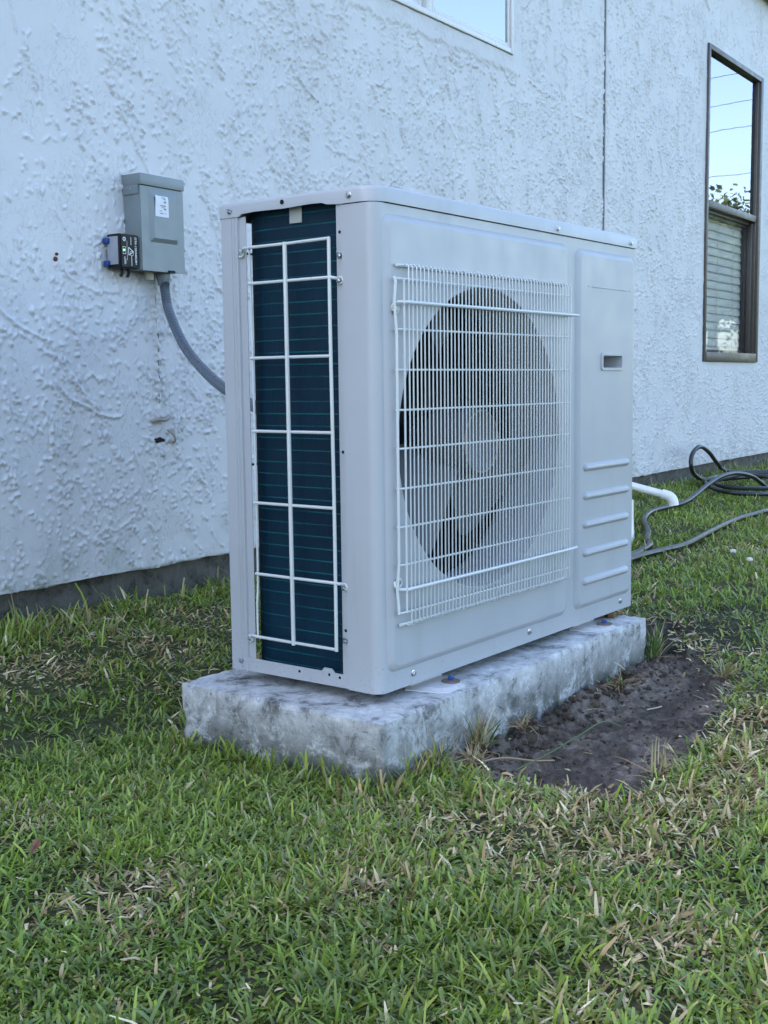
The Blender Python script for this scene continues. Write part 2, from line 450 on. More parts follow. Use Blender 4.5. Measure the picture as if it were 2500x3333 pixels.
def build_wall():
    X0, d, H = stucco_field()
    def lines(segs):
        out = []
        for a, b, st in segs:
            n_ = max(1, int(round((b-a)/st))); out += list(np.linspace(a, b, n_, endpoint=False))
        out.append(segs[-1][1]); return np.array(out)
    xs = lines([(-14, -1.2, .8), (-1.2, -.15, .009), (-.15, .72, .0032), (.72, 1.28, .0038), (1.28, 2.575, .0046), (2.575, 3.0, .0055), (3.0, 3.44, .0058), (3.44, 3.452, .006), (3.452, 4.76, .0068), (4.76, 5.715, .008), (5.715, 6.6, .012), (6.6, 11, .6)])
    zs = lines([(WZ0, .600, .0038), (.600, 1.757, .0038), (1.757, 2.288, .0050), (2.288, 2.55, .0065), (2.55, WZ1, .01)])
    nx, nz = len(xs), len(zs)
    GX, GZ = np.meshgrid(xs, zs)
    fx = np.clip((GX - X0)/d, 0, H.shape[1]-2); fz = np.clip(GZ/d, 0, H.shape[0]-2)
    i = fx.astype(int); j = fz.astype(int); u = fx - i; v = fz - j
    h = (H[j, i]*(1-u) + H[j, i+1]*u)*(1-v) + (H[j+1, i]*(1-u) + H[j+1, i+1]*u)*v
    inside = (GX > -1.2) & (GX < 6.6)
    h = np.where(inside, h, 0)
    # ragged lower edge of the render coat
    GZ2 = GZ.copy(); GZ2[0] += (fbm(xs*14, xs*0, 4, 13) - .5) * .010; h[0] -= .004
    # control joint groove
    g = np.abs(GX - 3.446) < .0075
    h = np.where(g, -.008, h)
    V = np.stack([GX, -h, GZ2], -1).reshape(-1, 3)
    ii, jj = np.meshgrid(np.arange(nx-1), np.arange(nz-1))
    cx = (xs[ii] + xs[ii+1]) / 2; cz = (zs[jj] + zs[jj+1]) / 2
    keep = np.ones(cx.shape, bool)
    for (a, b, c_, e) in openings: keep &= ~((cx > a) & (cx < c_) & (cz > b) & (cz < e))
    q = (jj*nx + ii)[keep]
    F = np.stack([q, q+1, q+nx+1, q+nx], -1)
    me = bpy.data.meshes.new('stucco_wall'); me.vertices.add(len(V)); me.vertices.foreach_set('co', V.astype(np.float32).ravel())
    me.loops.add(F.size); me.loops.foreach_set('vertex_index', F.astype(np.int32).ravel())
    me.polygons.add(len(F)); me.polygons.foreach_set('loop_start', np.arange(0, F.size, 4, dtype=np.int32))
    me.polygons.foreach_set('loop_total', np.full(len(F), 4, np.int32)); me.update(calc_edges=True)
    me.materials.append(stucco); me.polygons.foreach_set('use_smooth', np.ones(len(F), bool))
    o = bpy.data.objects.new('stucco_wall', me); col.objects.link(o); o.parent = house
build_wall()
# lower lip of the render, window reveals and the rest of the shell
b = MB()
b.box(-14, -.001, WZ0+.003, 11, .019, WZ0+.006)
for (a, z0, c_, z1) in openings:
    b.box(a-.03, .010, z0, a-.0005, .12, z1); b.box(c_+.0005, .010, z0, c_+.03, .12, z1)
    b.box(a-.03, .0105, z0-.03, c_+.03, .12, z0-.0005); b.box(a-.03, .0105, z1+.0005, c_+.03, .12, z1+.03)
b.build('wall_return', stucco, house, smooth=False)
b = MB(); b.box(-14, .3, WZ0, 11, .32, WZ1); b.box(-14, .02, WZ0, -13.98, 8, WZ1); b.box(10.98, .02, WZ0, 11, 8, WZ1); b.box(-14, 7.98, WZ0, 11, 8, WZ1)
b.build('inner_wall', m_paint('room_paint', (.25, .24, .22), .8).m, house, smooth=False)
b = MB(); b.box(-14, .020, -.5, 11, 8, WZ0+.002); b.build('foundation', found_m, house, smooth=False)
roofm = m_paint('roof_shingle', (.10, .10, .095), .9, .5).m
b = MB()
b.add([(-14.3, -.06, 2.80), (11.3, -.06, 2.80), (11.3, 4, 3.5), (-14.3, 4, 3.5), (-14.3, 8.2, 2.80), (11.3, 8.2, 2.80)], [(0,1,2,3),(3,2,5,4),(0,3,4),(1,5,2)])
b.build('roof', roofm, house, smooth=False)
b = MB(); b.box(-14.3, -.075, 2.735, 11.3, -.03, 2.81); b.build('fascia', m_paint('fascia_paint', (.06, .07, .065), .5, .2).m, house, bevel=.004)
b = MB(); b.box(-14.3, -.03, 2.742, 11.3, .3, 2.752); b.build('soffit', m_paint('soffit_paint', (.28, .25, .23), .7, .2).m, house, smooth=False)
# control joint bead and its thin cable
b = MB(); b.box(3.4415, .0005, WZ0+.01, 3.4505, .006, 2.73); b.build('control_joint', m_paint('joint_bead', (.16, .16, .17), .6, .3).m, house, smooth=False)
b = MB()
pts = [(3.4405 + .0012*math.sin(z*9) + .001*math.sin(z*31), -.004, z) for z in np.linspace(.3, 2.72, 60)]
b.tube(pts, .0028, 6); b.build('joint_cable', m_paint('cable_grey', (.22, .23, .25), .5, .3).m, house)

# ---------------- white window, upper left
def frame_bars(b, x0, z0, x1, z1, wd, y0, y1):
    b.box(x0, y0, z0, x0+wd, y1, z1); b.box(x1-wd, y0, z0, x1, y1, z1)
    b.box(x0+wd, y0, z0, x1-wd, y1, z0+wd); b.box(x0+wd, y0, z1-wd, x1-wd, y1, z1)
win = empty('window', (0, 0, 0), label='white vinyl window, only its lower corner in view'); win.parent = house
b = MB(); frame_bars(b, 1.282, 1.759, 2.573, 2.548, .020, -.013, .075); b.build('window_frame', vinyl, win, bevel=.003)
b = MB(); frame_bars(b, 1.990, 1.7795, 2.552, 2.53, .016, -.007, .040); b.build('sash', vinyl, win, bevel=.004)
b = MB(); b.box(1.952, -.009, 1.7795, 1.9895, .055, 2.528); b.build('mullion', vinyl, win, bevel=.003)
b = MB(); frame_bars(b, 1.3025, 1.7795, 1.9515, 2.53, .024, .006, .060); b.build('sash', vinyl, win, bevel=.004)
b = MB(); b.box(2.006, .000, 1.7955, 2.536, .004, 2.514); b.build('pane', glass_up, win, smooth=False)
b = MB(); b.box(1.3265, .044, 1.8035, 1.9275, .048, 2.506); b.build('pane', m_glass('dark_glass', .35, (.4, .4, .42)), win, smooth=False)
b = MB(); b.box(1.30, .10, 1.76, 2.57, .104, 2.54); b.build('curtain', m_paint('pale_curtain', (.55, .56, .58), .9, .1).m, win, smooth=False)

# ---------------- bronze window with blinds, right
win2 = empty('window', (0, 0, 0), label='tall bronze single-hung window with blinds behind the lower pane'); win2.parent = house
WX0, WX1, WB, WT = 4.762, 5.713, .602, 2.286
b = MB()
b.box(WX0, -.012, WB, WX0+.026, .07, WT); b.box(WX1-.042, -.012, WB+.0, WX1, .07, WT)
b.box(WX0+.0265, -.012, WT-.028, WX1-.0425, .07, WT); b.box(WX0+.0265, -.014, WB, WX1-.0425, .07, WB+.052)
b.build('window_frame', bronze, win2, bevel=.002)
b = MB(); b.box(WX1-.066, .0, WB+.053, WX1-.0425, .06, WT-.029); b.box(WX1-.088, .014, WB+.053, WX1-.0665, .06, 1.43); b.build('track', bronze, win2, bevel=.0015)
b = MB(); b.box(WX0+.0265, -.006, 1.436, WX1-.0665, .030, 1.474); b.box(WX0+.0265, .031, 1.420, WX1-.0885, .055, 1.452); b.build('meeting_rail', bronze, win2, bevel=.002)
b = MB(); b.box(WX0+.0265, .016, 1.4745, WX1-.0665, .020, WT-.0285); b.build('pane', glass_up, win2, smooth=False)
b = MB(); b.box(WX0+.0265, .040, .6545, WX1-.0885, .044, 1.4195); b.build('pane', glass_low, win2, smooth=False)
b = MB(); frame_bars(b, WX0+.0265, .6545, WX1-.0885, 1.4195, .016, .0445, .056); b.build('sash', bronze, win2, bevel=.001)
b = MB(); b.box(4.78, .26, .60, 5.71, .263, 2.29); b.build('curtain', m_paint('lace_curtain', (.34, .31, .28), .9, .1).m, win2, smooth=False)
slat_me = None
slatm = m_paint('blind_vinyl', (.84, .80, .74), .5, .08).m
for k in range(34):
    z = .672 + k * .0465
    if slat_me is None:
        b = MB(); n_ = 5
        top = []; bot = []
        for i in range(n_ + 1):
            t = i / n_ - .5
            top.append((t*.046, -.003*(1 - 4*t*t)))
        vs = []
        for x in (0, .80):
            vs += [(x, yy*.22 + hh, yy*1.08) for yy, hh in top]
        b.add(vs, [(i, i+1, n_+1+i+1, n_+1+i) for i in range(n_)])
        me = b.mesh('blind_slat'); o = link('blind_slat', me, slatm, win2); slat_me = o; o.location = (4.815, .078, z)
    else:
        share(slat_me, (4.815, .078, z))
for x in (4.93, 5.18, 5.46):
    b = MB(); b.tube([(x, .068, .66), (x, .068, 2.25)], .0018, 5); b.build('blind_cord', slatm, win2)

# odd bits left on the wall
b = MB()
b.tube(smooth_path([(.598, -.004, .416), (.612, -.013, .420), (.632, -.018, .419), (.650, -.013, .424), (.662, -.004, .426)], 4), .0055, 6)
b.tube(smooth_path([(.655, -.004, .392), (.667, -.014, .380), (.672, -.016, .366), (.678, -.004, .358)], 4), .0035, 5)
b.build('pipe_strap', m_paint('rusty_white_strap', (.42, .38, .33), .7, .5).m, house)
b = MB()
pp = [(.626+.018*math.cos(q)*(.6+.8*random.random()), -.0045, .366+.008*math.sin(q)*(.6+.8*random.random())) for q in np.linspace(0, 6.1, 14)]
b.add(pp + [(.632, -.0052, .366)], [(i, (i+1) % 14, 14) for i in range(14)]); b.build('chipped_hole_shade', hole_shade, house)  # flat black patch, the dark inside of the hole put into colour
crackm = m_paint('crack_dark', (.06, .058, .055), .9, .4).m
z = .745; b = MB()
while z > .43:
    L_ = random.uniform(.008, .035); x0_ = .627 + random.gauss(0, .0015)
    b.tube([(x0_ + random.gauss(0, .001), -.0062, z), (x0_ + random.gauss(0, .0015), -.0068, z - L_*.5), (x0_ + random.gauss(0, .001), -.0062, z - L_)], [.0005, random.uniform(.0008, .0017), .0005], 5); z -= L_ + random.uniform(.002, .03)
b.build('sealant_crack', crackm, house, kind='stuff')
rust = m_paint('rust', (.16, .035, .012), .8, .4).m
for (x, z, s) in ((.305, .812, .006), (.309, .824, .004)):
    b = MB(); b.lathe([(.0001, -.007), (s*.6, -.0065), (s, -.003), (s, .001)], (x, 0, z), 'y', 7); b.build('rust_spot', rust, house)

# ================================================================== DISCONNECT BOX
dbx = empty('disconnect_box', wl(.604, .80, 0), WANG, label='grey metal electrical disconnect box mounted on the stucco wall', cat='electrical box')
# local: x -.076 .. .076, y 0 .. -.06, z 0 .. .235
b = MB()
b.box(-.074, -.058, 0, .074, -.001, .222); b.build('box_body', greybox, dbx, bevel=.0015)
# door with a pressed raised field
b = MB(); x0, x1, z0, z1 = -.0745, .0755, -.002, .2065
b.loft([rr(x0, z0, x1, z1, .002, -.0585, 5), rr(x0, z0, x1, z1, .002, -.0625, 5)])
o1 = rr(-.048, .070, .050, .202, .003, -.0625, 5); o2 = rr(-.037, .080, .044, .180, .003, -.0700, 5)
b.fill([rr(x0, z0, x1, z1, .002, -.0625, 5), o1]); b.loft([o1, o2]); b.fill([o2])
b.build('door', greybox, dbx, ang=12)
b = MB(); b.box(-.077, -.066, .2085, .077, -.001, .236); b.box(-.077, -.0560, .186, -.0755, -.001, .2085); b.box(.0755, -.056, .186, .077, -.001, .2085)
b.build('rain_hood', greybox, dbx, bevel=.0012)
b = MB(); b.lathe([(.0001, -.0006), (.0022, -.0006), (.0022, .0004)], (-.0772, -.030, .200), 'x', 10); b.build('rivet', zinc, dbx)
b = MB()
lab = [(-.030, .186), (.004, .188), (.006, .128), (-.026, .128), (-.030, .134)]
n_ = 6; vs = []
for i in range(n_+1):
    t = i/n_
    for x in (-.034 + .001*i/n_, -.018, .014):
        cur = -.0008 - (.004*(1-t)**2 if x < -.02 else 0)
        zz = .186 - .052*t
        yb = -.0625 - np.interp(x, [-.048, -.037], [0, .0075]) * np.interp(zz, [.070, .080, .180, .202], [0, 1, 1, 0])
        vs.append((x, yb + cur, zz))
b.add(vs, [(3*i+k, 3*i+k+1, 3*i+k+4, 3*i+k+3) for i in range(n_) for k in range(2)])
lb = b.build('printed_label', label_m, dbx)
b = MB()
for (x, z, w_, h_) in ((-.010, .181, .013, .0018), (-.004, .177, .010, .0022), (-.002, .169, .009, .0045), (-.016, .1605, .022, .0024), (-.010, .1565, .014, .0015), (-.003, .152, .010, .003), (-.018, .148, .008, .0016), (-.016, .142, .012, .002), (.001, .142, .006, .002)):
    yb = -.0625 - .0075 * float(np.interp(z, [.070, .080, .180, .202], [0, 1, 1, 0])) - .0011
    for i in range(int(w_/.0016)):
        b.add([(x+i*.0016, yb, z), (x+i*.0016+.0011, yb, z), (x+i*.0016+.0011, yb, z+h_), (x+i*.0016, yb, z+h_)], [(0,1,2,3)])
b.build('label_print', ink, dbx, smooth=False)
b = MB(); b.box(.014, -.0650, -.003, .037, -.0626, .003); b.build('hasp_slot_shade', hole_shade, dbx, smooth=False)  # solid black bar on the door, painted as the shade of a slot
b = MB(); b.tube([(-.022, -.030, .001), (-.022, -.030, -.022)], .012, 10); b.build('knockout_hub', m_paint('tan_pvc', (.36, .33, .28), .6, .3).m, dbx)

# ================================================================== SURGE PROTECTOR
sp = empty('surge_protector', wl(.4925, .797, 0), WANG, label='small black surge protector with a green light, on the left side of the grey box', cat='surge protector')
b = MB(); b.box(-.029, -.052, .003, .0325, -.006, .087); b.build('case', blackp, sp, bevel=.004)
b = MB(); b.loft([rr(-.026, .006, .030, .085, .004, -.052), rr(-.026, .006, .030, .085, .004, -.0555)]); b.fill([rr(-.026, .006, .030, .085, .004, -.0555)])
b.build('front_plate', blackp, sp)
b = MB(); b.box(-.0305, -.047, .012, -.0292, -.010, .080); b.build('side_label', m_paint('dull_label', (.33, .35, .40), .5, .3).m, sp, smooth=False)
for z in (.070, .015):
    b = MB(); b.box(-.041, -.020, z-.007, -.0295, -.004, z+.007); b.build('mounting_clip', blue, sp, bevel=.003)
b = MB()
for f in (rr(-.0225, .037, -.0125, .055, .001, -.0562, 2),):
    g = rr(-.0215, .038, -.0135, .054, .001, -.0562, 2); b.loft([f, g])
for x, z0, z1, w_ in ((-.0085, .022, .068, .0010), (-.0175, .012, .030, .0022), (-.0135, .014, .024, .0012), (.0045, .060, .079, .0018), (.0055, .009, .032, .0018)):
    z = z0
    while z < z1:
        b.add([(x, -.0562, z), (x+w_, -.0562, z), (x+w_, -.0562, z+.0019), (x, -.0562, z+.0019)], [(0,1,2,3)]); z += .0024
b.lathe([(.0052, -.0002), (.0036, -.0002)], (-.0165, -.0560, .073), 'y', 16)
# triangle emblem with an orbit stroke
tri = [(-.003, .054), (-.003, .035), (.013, .044)]
for a_, b_ in ((0, 1), (1, 2), (2, 0)):
    p, q = Vector((tri[a_][0], -.0562, tri[a_][1])), Vector((tri[b_][0], -.0562, tri[b_][1])); n__ = Vector((-(q-p).z, 0, (q-p).x)).normalized()*.0009
    b.add([p-n__, q-n__, q+n__, p+n__], [(0,1,2,3)])
b.lathe([(.0062, -.0002), (.0052, -.0002)], (.007, -.0561, .0395), 'y', 18)
b.build('printing', whiteink, sp, smooth=False)
b = MB(); b.lathe([(.0001, -.0016), (.0018, -.0012), (.0024, 0)], (-.0175, -.0556, .0465), 'y', 12); b.build('status_light', led, sp)
def text(s, size, m, parent, loc, rot, name):
    cu = bpy.data.curves.new(name, 'FONT'); cu.body = s; cu.size = size; cu.align_x = 'CENTER'; cu.align_y = 'CENTER'; cu.offset = size*.015
    o = bpy.data.objects.new(name, cu); col.objects.link(o)
    me = bpy.data.meshes.new_from_object(o.evaluated_get(bpy.context.evaluated_depsgraph_get()))
    bpy.data.objects.remove(o)
    t = link(name, me, m, parent, smooth=False); t.location = loc; t.rotation_euler = rot; return t
# lettering reads downwards
e_ = Matrix.Rotation(R(90), 4, 'X') @ Matrix.Rotation(R(-90), 4, 'Z')
text('DTK-120/240CM+', .0088, whiteink, sp, (.0205, -.0563, .046), e_.to_euler(), 'lettering')
text('UL', .006, whiteink, sp, (-.0165, -.0563, .073), e_.to_euler(), 'lettering')
b = MB()
for x in (-.004, .018): b.tube(smooth_path([(x, -.03, .004), (x+.001, -.03, -.008), (x-.003, -.028, -.016)], 3), .004, 7)
b.build('wire_stub', blackp, sp)

# ================================================================== CONDUIT
cond = empty('flexible_conduit', wl(.632, .80, .03), 0, label='grey flexible conduit curving from the disconnect box to the back of the cooling unit', cat='conduit')
cond.rotation_euler = (0, 0, 0)
def rel(o, pts): return [Vector(p) - o.location for p in pts]
path = [(.6335, 1.171, .775), (.630, 1.168, .755), (.6215, 1.148, .705), (.578, 1.07, .641), (.5275, .98, .590), (.462, .86, .543), (.4064, .75, .507), (.3637, .66, .486), (.315, .56, .463), (.265, .46, .449), (.25, .345, .445)]
P = smooth_path(rel(cond, path), 26)
b = MB(); b.tube(P, [.0122 + .0008*math.sin(i*2.1) for i in range(len(P))], 12); b.build('jacket', m_paint('conduit_grey', (.10, .12, .15), .3, .15).m, cond)
b = MB(); z0 = (wl(.632, .80, .03) - cond.location)
b.lathe([(.0001, 0), (.019, 0), (.019, -.014), (.0165, -.020), (.0145, -.034), (.0001, -.034)], (0, 0, .0015), 'z', 6); b.build('hex_fitting', greybox, cond, bevel=.001)
# ================================================================== CONCRETE PAD
PADT = -.020
def build_pad():
    # outline corners (slightly skewed block), local deformation by noise
    A, B_, C_, D_ = (-.0770, -.0640), (.9200, -.046), (.9265, .404), (-.0750, .3900)
    nx, ny, nz = 150, 70, 16
    def P(u, v, w_):
        x = (A[0]*(1-u)+B_[0]*u)*(1-v) + (D_[0]*(1-u)+C_[0]*u)*v
        y = (A[1]*(1-u)+B_[1]*u)*(1-v) + (D_[1]*(1-u)+C_[1]*u)*v
        z = PADT - .125 * (1 - w_)
        return x, y, z
    vs = {}; V = []; F = []
    def vid(i, j, k):
        if (i, j, k) in vs: return vs[i, j, k]
        x, y, z = P(i/nx, j/ny, k/nz)
        ex = (i == 0) + (i == nx); ey = (j == 0) + (j == ny); ez = (k == nz)
        n1 = noise.noise(Vector((x*9, y*9, z*9))); n2 = noise.noise(Vector((x*45, y*45, z*45))); n3 = noise.noise(Vector((x*22+5, y*22, z*22)))
        d = .0026*n1 + .0014*n2
        if ex: x += d * (1 if i else -1)
        if ey: y += d * (1 if j else -1)
        if ez: z += .0012*n1 + .0004*n2
        e = ex + ey + ez
        if e >= 2:                                  # worn, chipped arrises
            r = .0003 + .0016*max(0, n3-.1) + .012*max(0, n3*n2*3)
            if ex: x += r * (-1 if i else 1)
            if ey: y += r * (-1 if j else 1)
            if ez: z -= r
        vs[i, j, k] = len(V); V.append((x, y, z)); return vs[i, j, k]
    def quad(a, b_, c, d): F.append((a, b_, c, d))
    for i in range(nx):
        for j in range(ny): quad(vid(i,j,nz), vid(i+1,j,nz), vid(i+1,j+1,nz), vid(i,j+1,nz))
        for k in range(nz):
            quad(vid(i,0,k), vid(i+1,0,k), vid(i+1,0,k+1), vid(i,0,k+1))
            quad(vid(i+1,ny,k), vid(i,ny,k), vid(i,ny,k+1), vid(i+1,ny,k+1))
    for j in range(ny):
        for k in range(nz):
            quad(vid(0,j+1,k), vid(0,j,k), vid(0,j,k+1), vid(0,j+1,k+1))
            quad(vid(nx,j,k), vid(nx,j+1,k), vid(nx,j+1,k+1), vid(nx,j,k+1))
    me = bpy.data.meshes.new('concrete_pad'); me.from_pydata(V, [], F)
    link('concrete_pad', me, concrete, None, ang=38, label='weathered grey concrete slab under the outdoor cooling unit', cat='concrete slab')
build_pad()

# ================================================================== COOLING UNIT
ac = empty('air_conditioner', (0, 0, 0), label='white outdoor air conditioner with round fan behind a wire grille, standing on the concrete slab', cat='air conditioner')
W_, D_, H_ = .946, .3374, .823
# ---- front panel
RC = .020
b = MB()
pL = rr(.020, .032, .632, .7805, .020, 0, 7); pL1 = rr(.0235, .0355, .6285, .777, .018, -.0034, 7); pL2 = rr(.0295, .0415, .6225, .771, .015, -.0079, 7); pL3 = rr(.032, .044, .620, .7685, .014, -.0084, 7)
pR = rr(.667, .033, .932, .7775, .018, 0, 7); pR1 = rr(.6705, .0365, .9285, .774, .016, -.0034, 7); pR2 = rr(.6765, .0425, .9225, .768, .013, -.0079, 7); pR3 = rr(.679, .045, .920, .7655, .012, -.0084, 7)
b.fill([[(RC, 0, 0), (W_-.004, 0, 0), (W_-.004, 0, .7960), (RC, 0, .7960)], pL, pR])
b.loft([pL, pL1, pL2, pL3]); b.loft([pR, pR1, pR2, pR3])
FC, FR = (.315, .409), .268
b.fill([pL3, circ(*FC, FR+.010, -.0084, 96)])
b.loft([circ(*FC, FR+.010, -.0084, 96), circ(*FC, FR+.006, -.0094, 96), circ(*FC, FR+.001, -.0088, 96), circ(*FC, FR-.001, -.002, 96)])
ribs = [(.692, z-.0085, .9015, z+.0085) for z in (.331, .2712, .2112, .1512, .0905)]
hd = rr(.771, .535, .865, .5645, .004, -.0084, 3)
b.fill([pR3] + [rr(*r_, .0080, -.0084, 5) for r_ in ribs] + [hd])
for (x0, z0, x1, z1) in ribs:
    b.loft([rr(x0, z0, x1, z1, .0080, -.0084, 5), rr(x0+.001, z0+.001, x1-.001, z1-.001, .0072, -.0112, 5), rr(x0+.0045, z0+.0050, x1-.0045, z1-.0050, .0034, -.0150, 5), rr(x0+.006, z0+.0066, x1-.006, z1-.0094, .0018, -.0156, 5)])
    b.fill([rr(x0+.006, z0+.0066, x1-.006, z1-.0094, .0018, -.0156, 5)])
# wrapped front-left corner and folded right edge
arc = [(0, .066)] + [(RC - RC*math.cos(R(q)), RC - RC*math.sin(R(q))) for q in range(0, 91, 10)]
b.loft([[(x, y, z) for x, y in arc] for z in (0, .7960)], closed=False)
b.loft([[(W_-.004, 0, z), (W_-.0012, .0012, z), (W_, .004, z), (W_, .30, z)] for z in (0, .7960)], closed=False)
b.loft([[(x, y, 0) for x, y in arc] + [(W_-.004, 0, 0)], [(x+.010, max(y, .010) if y < .02 else y, .0005) for x, y in arc] + [(W_-.004, .010, .0005)]], closed=False)
fp = b.build('front_panel', powder, ac, ang=32)
b = MB(); b.box(.725, -.0094, .7015, .888, -.0080, .7045); b.box(.7075, -.0094, .7015, .7115, -.0080, .7045); b.box(.9005, -.0094, .7015, .9045, -.0080, .7045)
b.build('embossed_line', powder, ac, bevel=.0004)
# handle pocket
b = MB()
o_ = rr(.767, .531, .869, .5685, .006, -.0084, 4); i1 = rr(.7675, .5315, .8685, .568, .006, -.0116, 4); i2 = rr(.773, .5370, .863, .5625, .004, -.0116, 4)
dp = [(x, .040 if x > .82 else .055, z) for x, _, z in rr(.776, .540, .860, .5595, .003, 0, 4)]
b.loft([o_, i1, i2, dp]); b.fill([dp]); b.build('handle_recess', powder, ac, ang=30)
# ---- lid
def plan(x0, y0, x1, y1, rads, z):
    l = []
    for cx, cy, a, r in ((x0+rads[0], y0+rads[0], 180, rads[0]), (x1-rads[1], y0+rads[1], 270, rads[1]), (x1-rads[2], y1-rads[2], 0, rads[2]), (x0+rads[3], y1-rads[3], 90, rads[3])):
        for k in range(9):
            q = R(a + 90*k/8); l.append((cx + r*math.cos(q), cy + r*math.sin(q), z))
        if cx < .1 and a == 90: # extra points down the left side
            for yy in (.292, .286, .255, .19, .13, .105, .095, .07): l.append((x0, yy, z))
    return l
rad = (.034, .004, .004, .004)
lo = plan(-.002, -.0035, W_+.002, D_+.002, rad, .7975)
def notch(p):
    x, y, z = p
    if x < -.0015 and .10 < y < .288: return (x + (.0006 if y > .15 else 0), y, z + .0052 + (.0010*math.sin(y*60)))
    if x < -.0015 and .09 < y <= .10: return (x, y, z + .002)
    return p
L0 = [notch(p) for p in lo]
L1 = plan(-.002, -.0035, W_+.002, D_+.002, rad, .8165)
L2 = plan(-.0005, -.002, W_+.0005, D_+.0005, rad, .8208)
L3 = plan(.003, .0015, W_-.003, D_-.003, rad, .823)
Li = [(x*.994+.0028, y*.985+.0025, z) for x, y, z in L0]
b = MB(); b.loft([[(p[0], p[1], .818) for p in Li], Li, L0, L1, L2, L3]); b.fill([L3]); b.fill([[(p[0], p[1], .8178) for p in Li]])
b.build('lid', powder, ac, ang=50)
b = MB(); b.lathe([(.0001, -.0008), (.004, -.0008), (.004, .0005)], (-.0020, .191, .8125), 'x', 12); b.build('bolt_hole_shade', hole_shade, ac)  # black disc on the lid, its colour stands for an open hole's shade
# ---- sheet metal uprights
def sheet(name, prof, z0, z1, th=.0012, **k):
    P_ = [Vector((x, y)) for x, y in prof]; off = []
    for i, p in enumerate(P_):
        d = (P_[min(i+1, len(P_)-1)] - P_[max(i-1, 0)]).normalized(); off.append(p + Vector((-d.y, d.x)) * th)
    loop = P_ + off[::-1]
    b = MB(); l = [[(p.x, p.y, z) for p in loop] for z in (z0, z1)]
    b.loft(l); n_ = len(prof)
    for zz in l:
        b.add(zz, [(i, i+1, 2*n_-2-i, 2*n_-1-i) for i in range(n_-1)])
    return b.build(name, powder, ac, ang=25, **k)
sheet('corner_post', [(.0035, .2805), (.0035, .2955), (-.0006, .2965), (-.0006, .3015), (.0006, .3022), (.0006, .3045), (-.0006, .3052), (-.0006, .3085), (.0004, .309), (.0004, .3105), (-.0006, .311), (-.0006, .3352), (.0012, .3374), (.036, .3374)][::-1], 0, .7972)
sheet('side_flange', [(.0006, .0655), (.0022, .0668), (.0022, .0788), (.0085, .0796)][::-1], .004, .7990)
b = MB()
ro = [(.0005, .0665, .0015), (.0005, .2985, .0005), (.0005, .2985, .0245), (.0005, .125, .0245), (.0005, .119, .031), (.0005, .102, .031), (.0005, .096, .0245), (.0005, .0665, .0245)]
ri = [(.0022, y, z) for _, y, z in ro]
hs = [(y, z) for y, z in ((.175, .0165), (.108, .020), (.085, .018), (.287, .0185))]
def hc(y, z, x, r=.0024): return [(x, y + r*math.cos(k*math.pi/5), z + r*math.sin(k*math.pi/5)) for k in range(10)]
b.fill([ro] + [hc(y, z, .0005, .0014 if y > .28 else .0026) for y, z in hs]); b.loft([ro, ri])
b.loft([[(.0005, .0665, .0015), (.0005, .2985, .0005)], [(.045, .0665, .0015), (.045, .2985, .0005)]], closed=False)
b.build('base_rail', powder, ac, ang=25)
for y, z in ((.069+.0025, .754), (.0715, .399), (.0715, .100)):
    b = MB(); b.lathe([(.0001, -.0002), (.0028, -.0002)], (.0018, y, z), 'x', 10); b.build('bolt_hole_shade', hole_shade, ac)  # flat black discs on the flange, hole shade painted rather than cut
# ---- casing rest
b = MB(); b.box(.62, .0015, .004, .628, .33, .797); b.build('partition', darkin, ac, smooth=False)
b = MB(); b.box(.012, .012, .002, .94, .33, .0045); b.build('base_pan', darkin, ac, smooth=False)
b = MB(); b.box(.60, .3305, .002, .9455, .3365, .797); b.build('back_panel', powder, ac, smooth=False)
b = MB(); b.box(.062, .05, .7968, .94, .33, .799); b.build('top_plate', darkin, ac, smooth=False)
b = MB(); b.box(.012, .0115, .004, .045, .0135, .79); b.build('corner_liner', darkin, ac, smooth=False)
# ---- coil, an L with a rounded corner
rO = .070
prof = [(.020, .014), (.020, .10), (.020, .18)] + [(.020 + rO - rO*math.cos(R(q)), .322 - rO + rO*math.sin(R(q))) for q in range(0, 91, 9)] + [(.2, .322), (.4, .322), (.60, .322)]
P_ = [Vector(p) for p in prof]; off = []
for i, p in enumerate(P_):
    d = (P_[min(i+1, len(P_)-1)] - P_[max(i-1, 0)]).normalized(); off.append(p + Vector((d.y, -d.x)) * .038)
loop = P_ + off[::-1]
b = MB(); l = [[(p.x, p.y, z) for p in loop] for z in (.006, .806)]; b.loft(l); b.build('coil', coil_m, ac, ang=30)
b = MB(); b.box(.0172, .1655, .779, .0195, .1925, .8055); b.build('coil_clip', m_paint('clip_grey', (.42, .44, .43), .4, .2).m, ac, bevel=.0008)
